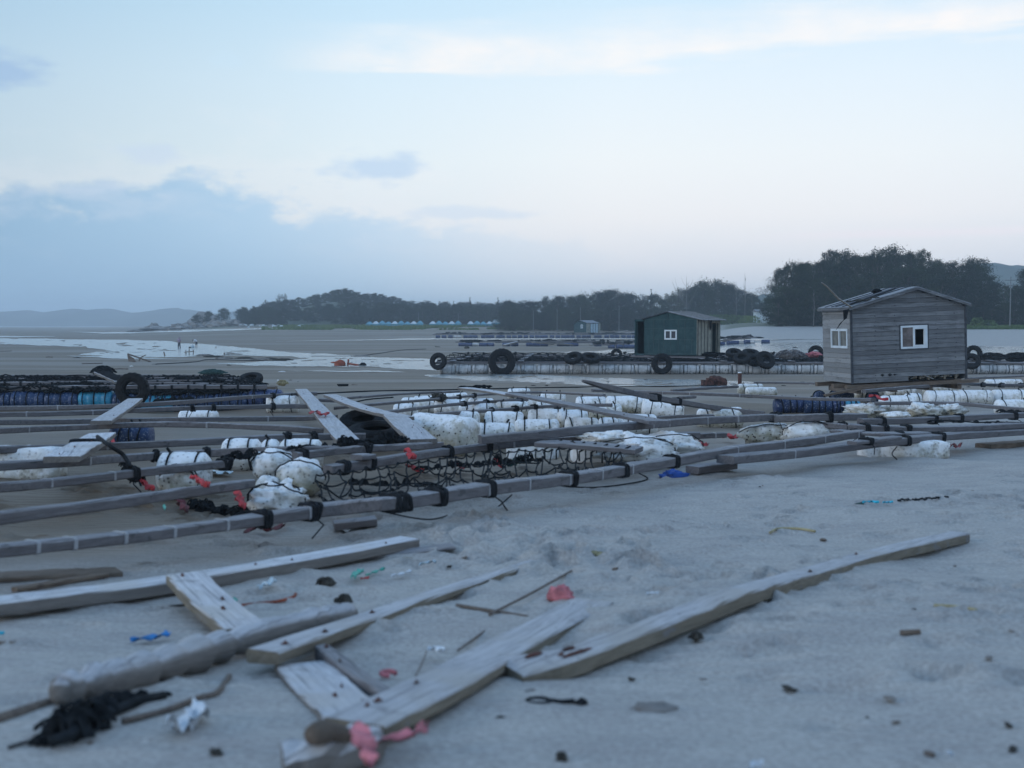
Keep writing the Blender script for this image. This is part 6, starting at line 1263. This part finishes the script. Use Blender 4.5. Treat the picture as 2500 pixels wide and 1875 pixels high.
far_raft(1065, 1565, 262, 'farthest long raft on blue drums, carrying the small green hut', 38, .72, 1.0, 14, 1); far_raft(1115, 1560, 186, 'broken far raft with slanting pale timbers in front of the farthest raft', 24, .60, 1.2, 6, 2, True)
far_raft(1745, 1870, 142, 'small wrecked raft beached at the foot of the sand bank right of the green hut', 9, .5, 1.0, 8, 3, True); far_raft(1460, 1550, 170, 'dark drum raft just left of the big green hut', 6, .6, 1.0, 5, 4, True)
for i, (a, b, lb) in enumerate([((1230, 843), (1262, 835), 'pale slab leaning at the left of the broken far raft'), ((1270, 832), (1400, 842), 'long pale timber slanting across the broken far raft'), ((1440, 842), (1545, 832), 'long timber at the right of the broken far raft'), ((1300, 836), (1350, 840), 'short pale timber in the broken far raft')]):
    P = [zat(a[0], 183, -(a[1]-792)/F*183), zat(b[0], 186, -(b[1]-792)/F*186)]; M = frame(P[0], P[1]); mb = MB(); mb.sweep([M.inverted() @ p for p in catmull(P, 6)], .5, .22, .02, .02); build('timber', mb, 'plank_wood', M=M, label=lb, cat='beam')
mb = MB(); P0 = col_at(1480, 275, 0); rnd = random.Random(3)
for k in range(16): a = Vector((rnd.uniform(0, 9), rnd.uniform(0, 3), rnd.uniform(.1, 1.2))); mb.tube([a, a+Vector((rnd.uniform(1, 4), rnd.uniform(-1, 1), rnd.uniform(-.4, .6)))], .07, 4)
for k in range(10): x = k*.9; mb.tube([(x, 1, 0), (x+.1, 1, 1.0+.3*math.sin(k))], .06, 4)
build('driftwood_pile', mb, 'pale_wood', M=P0, label='heap of pale poles on the beach right of the small green hut', cat='driftwood')

# ------------------------------------------------------------------ things out on the flats
def fig(px, py, hgt, pose, label, shirt, legs_m, seed=0):
    """small standing or stooping gleaner; one skinned body surface, clothes as children"""
    p = at(px, py, 0); s_ = hgt/1.7; e = empty('person', p, label, 'person')
    if pose == 'stand': J = {'pel': (0, 0, .92), 'wa': (0, .0, 1.08), 'ch': (.02, -.02, 1.30), 'nk': (.04, -.04, 1.46), 'hd': (.06, -.06, 1.60), 'ls': (-.18, -.02, 1.40), 'le': (-.22, -.10, 1.14), 'lh': (-.14, -.28, 1.0), 'rs': (.20, -.02, 1.40), 're': (.24, -.06, 1.14), 'rh': (.24, -.20, .90), 'lk': (-.10, -.03, .50), 'lf': (-.13, 0, .04), 'rk': (.11, .0, .50), 'rf': (.16, .04, .04)}
    else: J = {'pel': (.12, 0, .90), 'wa': (.02, 0, 1.06), 'ch': (-.16, -.02, 1.16), 'nk': (-.32, -.02, 1.14), 'hd': (-.44, -.03, 1.12), 'ls': (-.24, -.16, 1.10), 'le': (-.28, -.18, .82), 'lh': (-.34, -.16, .58), 'rs': (-.24, .14, 1.10), 're': (-.26, .16, .82), 'rh': (-.30, .12, .58), 'lk': (.02, -.09, .48), 'lf': (.06, -.10, .04), 'rk': (.16, .10, .48), 'rf': (.18, .12, .04)}
    E = [('pel', 'wa'), ('wa', 'ch'), ('ch', 'nk'), ('nk', 'hd'), ('ch', 'ls'), ('ls', 'le'), ('le', 'lh'), ('ch', 'rs'), ('rs', 're'), ('re', 'rh'), ('pel', 'lk'), ('lk', 'lf'), ('pel', 'rk'), ('rk', 'rf')]
    rad = dict(pel=.13, wa=.12, ch=.14, nk=.055, hd=.10, ls=.07, le=.045, lh=.032, rs=.07, re=.045, rh=.032, lk=.065, lf=.045, rk=.065, rf=.045)
    ks = list(J); me = bpy.data.meshes.new('body'); me.from_pydata([tuple(c*s_ for c in J[k]) for k in ks], [(ks.index(a), ks.index(b)) for a, b in E], []); o = ob('body', me, e); me.materials.append(MAT['skin'])
    sk = o.modifiers.new('s', 'SKIN'); 
    for i, k in enumerate(ks): me.skin_vertices[0].data[i].radius = (rad[k]*s_,)*2; me.skin_vertices[0].data[i].use_root = (k == 'pel')
    o.modifiers.new('u', 'SUBSURF').levels = 1; V3 = lambda k: Vector(J[k])*s_
    def cloth(name, chains, m, k=1.22):
        mb = MB()
        for ch, rr_ in chains: mb.tube(catmull([V3(c) for c in ch], len(ch)*3), [r*s_*k for r in np.interp(np.linspace(0, 1, len(ch)*3+1), np.linspace(0, 1, len(rr_)), rr_)], 10)
        build(name, mb, m, e, smooth=True)
    cloth('shirt', [(('pel', 'wa', 'ch', 'nk'), (.14, .14, .16, .07)), (('ch', 'ls', 'le'), (.09, .08, .06)), (('ch', 'rs', 're'), (.09, .08, .06))], shirt)
    if pose == 'stand': cloth('trousers', [(('pel', 'lk', 'lf'), (.13, .085, .06)), (('pel', 'rk', 'rf'), (.13, .085, .06))], legs_m)
    else: cloth('shorts', [(('pel', 'lk'), (.14, .09)), (('pel', 'rk'), (.14, .09))], legs_m)
    mb = MB(); h = V3('hd'); mb.ball(h+Vector((0, .01, .04*s_)), .115*s_, .12*s_, .10*s_, seed, .08, 2, 12, 8); build('hair' if pose != 'stand' else 'sun_hat', mb, 'hair' if pose != 'stand' else 'shirt_mauve', e, smooth=True)
    return e
fig(437.5, 850.5, 1.62, 'stand', 'person in a mauve top and hat standing in the shallow water', 'shirt_mauve', 'trousers', 1); fig(478, 847.5, 1.55, 'bend', 'person in a white shirt and dark shorts stooping over the shallow water', 'shirt_white', 'trousers', 2)
p = at(470, 850, 0); mb = MB(); mb.lathe([(0, .16), (.05, .24), (.22, .28), (.38, .26), (.42, .20)], 14, 'Z'); bk = build('bucket', mb, 'clear_plastic', M=p, smooth=True, label='round pale blue bucket beside the stooping person', cat='bucket'); mb = MB(); mb.tube([(math.cos(a)*.2, 0, .42+math.sin(a)*.2) for a in np.linspace(0, 3.14, 9)], .02, 4); build('handle', mb, 'white_plastic', bk)
p = at(464, 850, 0); mb = MB(); mb.ball((0, 0, .08), .2, .14, .12, 1, .4); build('bag', mb, 'net', M=p, label='small dark bag on the water left of the bucket', cat='bag')
def stakes(px, py, hs, label, Y=None, cross=True, sp=10):
    p = at(px, py, -.1); k = 1/ppm(p); e = empty('mooring_stakes', p, label, 'stakes')
    for i, (dx, h, lean) in enumerate(hs): mb = MB(); mb.tube([(dx*k, 0, 0), ((dx+lean)*k, 0, h*k+.1)], .05 if cross else .07, 5); build('post', mb, 'brown_wood', e)
    if cross: mb = MB(); mb.tube([(-13*k, -.06, 8*k), (12*k, -.06, 10.5*k)], .05, 5); build('rail', mb, 'brown_wood', e)
stakes(463, 868, [(-9, 11, 0), (-1, 16, 0), (9, 12, 0)], 'three dark posts joined by a crossbar at the edge of the tidal channel')
stakes(403, 872, [(0, 11, -3)], 'dark leaning stake left of the crossbar posts', cross=False); stakes(547, 869, [(0, 6, 1)], 'short dark stake right of the crossbar posts', cross=False); stakes(525, 852, [(0, 4, 3)], 'tiny stake standing in the channel right of the people', cross=False)
for i, (px, py, h) in enumerate([(122, 800, 14), (154, 799, 11), (257, 798, 4)]): stakes(px, py, [(0, h, 0)], ['taller distant stake on the far left flats', 'thicker distant stake right of the taller one', 'tiny distant stake on the flats right of the other two'][i], cross=False)
# anchors and wreck bits
def anchor(px, py, sc, m, label, flip=1):
    p = at(px, py, 0); e = empty('anchor', p, label, 'anchor'); s_ = sc
    mb = MB(); mb.tube([(-1.9*s_*flip, 0, 1.15*s_), (1.3*s_*flip, 0, .05*s_)], .11*s_, 6); build('shank', mb, m, e); mb = MB(); mb.add([(-1.95*s_*flip, -.05, 1.1*s_), (-1.75*s_*flip, -.1, .1*s_), (-.75*s_*flip, -.15, .0), (-1.1*s_*flip, -.1, .55*s_), (-1.95*s_*flip, .05, 1.1*s_), (-1.75*s_*flip, .1, .1*s_), (-.75*s_*flip, .15, .0), (-1.1*s_*flip, .1, .55*s_)], [(0, 1, 2, 3), (7, 6, 5, 4), (0, 4, 5, 1), (1, 5, 6, 2), (2, 6, 7, 3), (3, 7, 4, 0)]); build('fluke', mb, m, e)
    mb = MB(); mb.tube([(-.35*s_*flip, 0, .1), (.1*s_*flip, 0, .75*s_), (.65*s_*flip, 0, 1.0*s_)], .07*s_, 5); build('stock', mb, m, e); return e
anchor(345, 884, .62, 'brown_wood', 'big dark anchor half sunk in the wet sand at left')
p = at(850, 893, 0); k = 1/ppm(p); e = empty('anchor', p, 'rusty orange anchor plate lying beside the tidal channel', 'anchor'); mb = MB(); mb.ball((-20*k, 0, 3*k), 14*k, .25, 12*k, 2, .12, 2, 18, 10); mb.ball((-35*k, 0, 8*k), 8*k, .12, 2*k, 3, .1); build('fluke', mb, 'orange_rust', e, smooth=True)
mb = MB(); mb.tube([(-1*k, 0, 0), (1*k, 0, 16*k)], .07, 5); mb.tube([(0, 0, 5*k), (35*k, 0, 0)], .08, 5); build('shank', mb, 'orange_rust', e); mb = MB(); mb.ball((36*k, 0, 2*k), 8*k, .25, 5*k, 4, .5); build('knot', mb, 'net', e)
p = at(837, 943, 0); k = 1/ppm(p); mb = MB(); mb.tube([(-14*k+28*k*i/12, 0, 4*k) for i in range(13)], .03, 5)
for i in range(11): mb.tube([(-13*k+26*k*i/10, 0, 4*k), (-11*k+22*k*i/10, .1, 0)], .02, 4)
build('basket', mb, 'net', M=p, label='shallow dark basket lying on the sand between the left raft and the floats', cat='basket')
p = at(1806, 938, 0); mb = MB(); mb.tube([(0, 0, 0), (.0, 0, .48)], .085, 12); b_ = build('pipe_post', mb, 'rust', M=p, label='rusty upright pipe stub between the timbers and the middle raft', cat='post'); mb = MB(); mb.ball((0, 0, .50), .09, .09, .03, 1, .3); build('cap', mb, 'foam', b_)
p = at(1750, 941, 0); mb = MB(); mb.ball((0, 0, .1), .42, .25, .30, 4, .25, 1.5, 18, 10); build('rusty_lump', mb, 'rust', M=p, label='rounded rusty brown lump left of the pipe stub', cat='wreckage'); p = at(1727, 942, 0); mb = MB(); mb.cbox((0, 0, .12), .45, .3, .25); mb.cbox((.1, 0, .28), .2, .3, .08); build('rusty_box', mb, 'rust', M=place(p, .2), label='low rusty box left of the rounded rusty lump', cat='wreckage')
rr = random.Random(77)
for i in range(60):
    px = rr.uniform(20, 2480); py = rr.uniform(845, 945)
    if 1060 < px and 880 < py < 915: py += 35
    p = at(px, py, 0); k = 1/ppm(p); mb = MB(); w = rr.uniform(2, 9)*k; mb.ball((0, 0, 0), w, w*.5, rr.uniform(.8, 2.0)*k, i, .6, 2, 9, 6)
    build('tide_debris', mb, rr.choice(['weed', 'brown_wood', 'foam', 'weed', 'net']), M=place(p, rr.uniform(-.5, .5)), label='small scrap of drift debris on the wet flats', cat='debris', group='drift debris scattered over the wet flats')
for i, (x0, y0, x1, y1, lb) in enumerate([(200, 888, 250, 887, 'thin dark board on the wet sand left of the anchor'), (112, 872, 128, 872, 'small dark board on the far left wet sand'), (280, 901, 312, 901, 'thin stick on the sand behind the round net pile'), (0, 858, 28, 857, 'thin stick on the sand spit at the left edge')]): rope([(x0, y0), ((x0+x1)/2, y0-.5), (x1, y1)], .05, lb, 'brown_wood', .03, 8, name='board', cat='board')
for i, (px, py) in enumerate([(570, 866), (600, 876), (640, 879), (520, 872), (545, 876), (690, 880), (880, 871), (655, 878), (500, 869)]):
    pile(px, py, 1.0, .5, .16, 8, .04, ['fourth', 'fifth', 'seventh', 'second', 'third', 'eighth', 'ninth', 'sixth', 'first'][i]+' dark weed clump from the left along the tidal channel edge', 'weed' if i % 2 else 'rock', 30+i, 0, 'seaweed', 'weed_clump', 'weed clumps along the channel edge')
p = at(1140, 851, 0); mb = MB(); mb.ball((0, 0, .1), .35, .25, .3, 5, .4); build('stump', mb, 'weed', M=p, label='dark stump alone on the pale sand left of the raft huts', cat='stump')

# ------------------------------------------------------------------ haze
mb = MB(); mb.box((-3700, -90, CZ-7.5), (7400, 0, 0), (0, 3800, 0), (0, 0, 7.5+56)); hz = mesh_of('haze', mb, 'rope'); hz.materials.clear()
m = bpy.data.materials.new('haze'); m.use_nodes = True; t = m.node_tree; t.nodes.clear(); o_ = t.nodes.new('ShaderNodeOutputMaterial'); v_ = t.nodes.new('ShaderNodeVolumePrincipled'); t.links.new(v_.outputs[0], o_.inputs['Volume'])
v_.inputs['Density'].default_value = .00055; v_.inputs['Color'].default_value = (.82, .92, 1, 1); v_.inputs['Anisotropy'].default_value = .2; hz.materials.append(m); ho = ob('haze', hz); ho['kind'] = 'stuff'
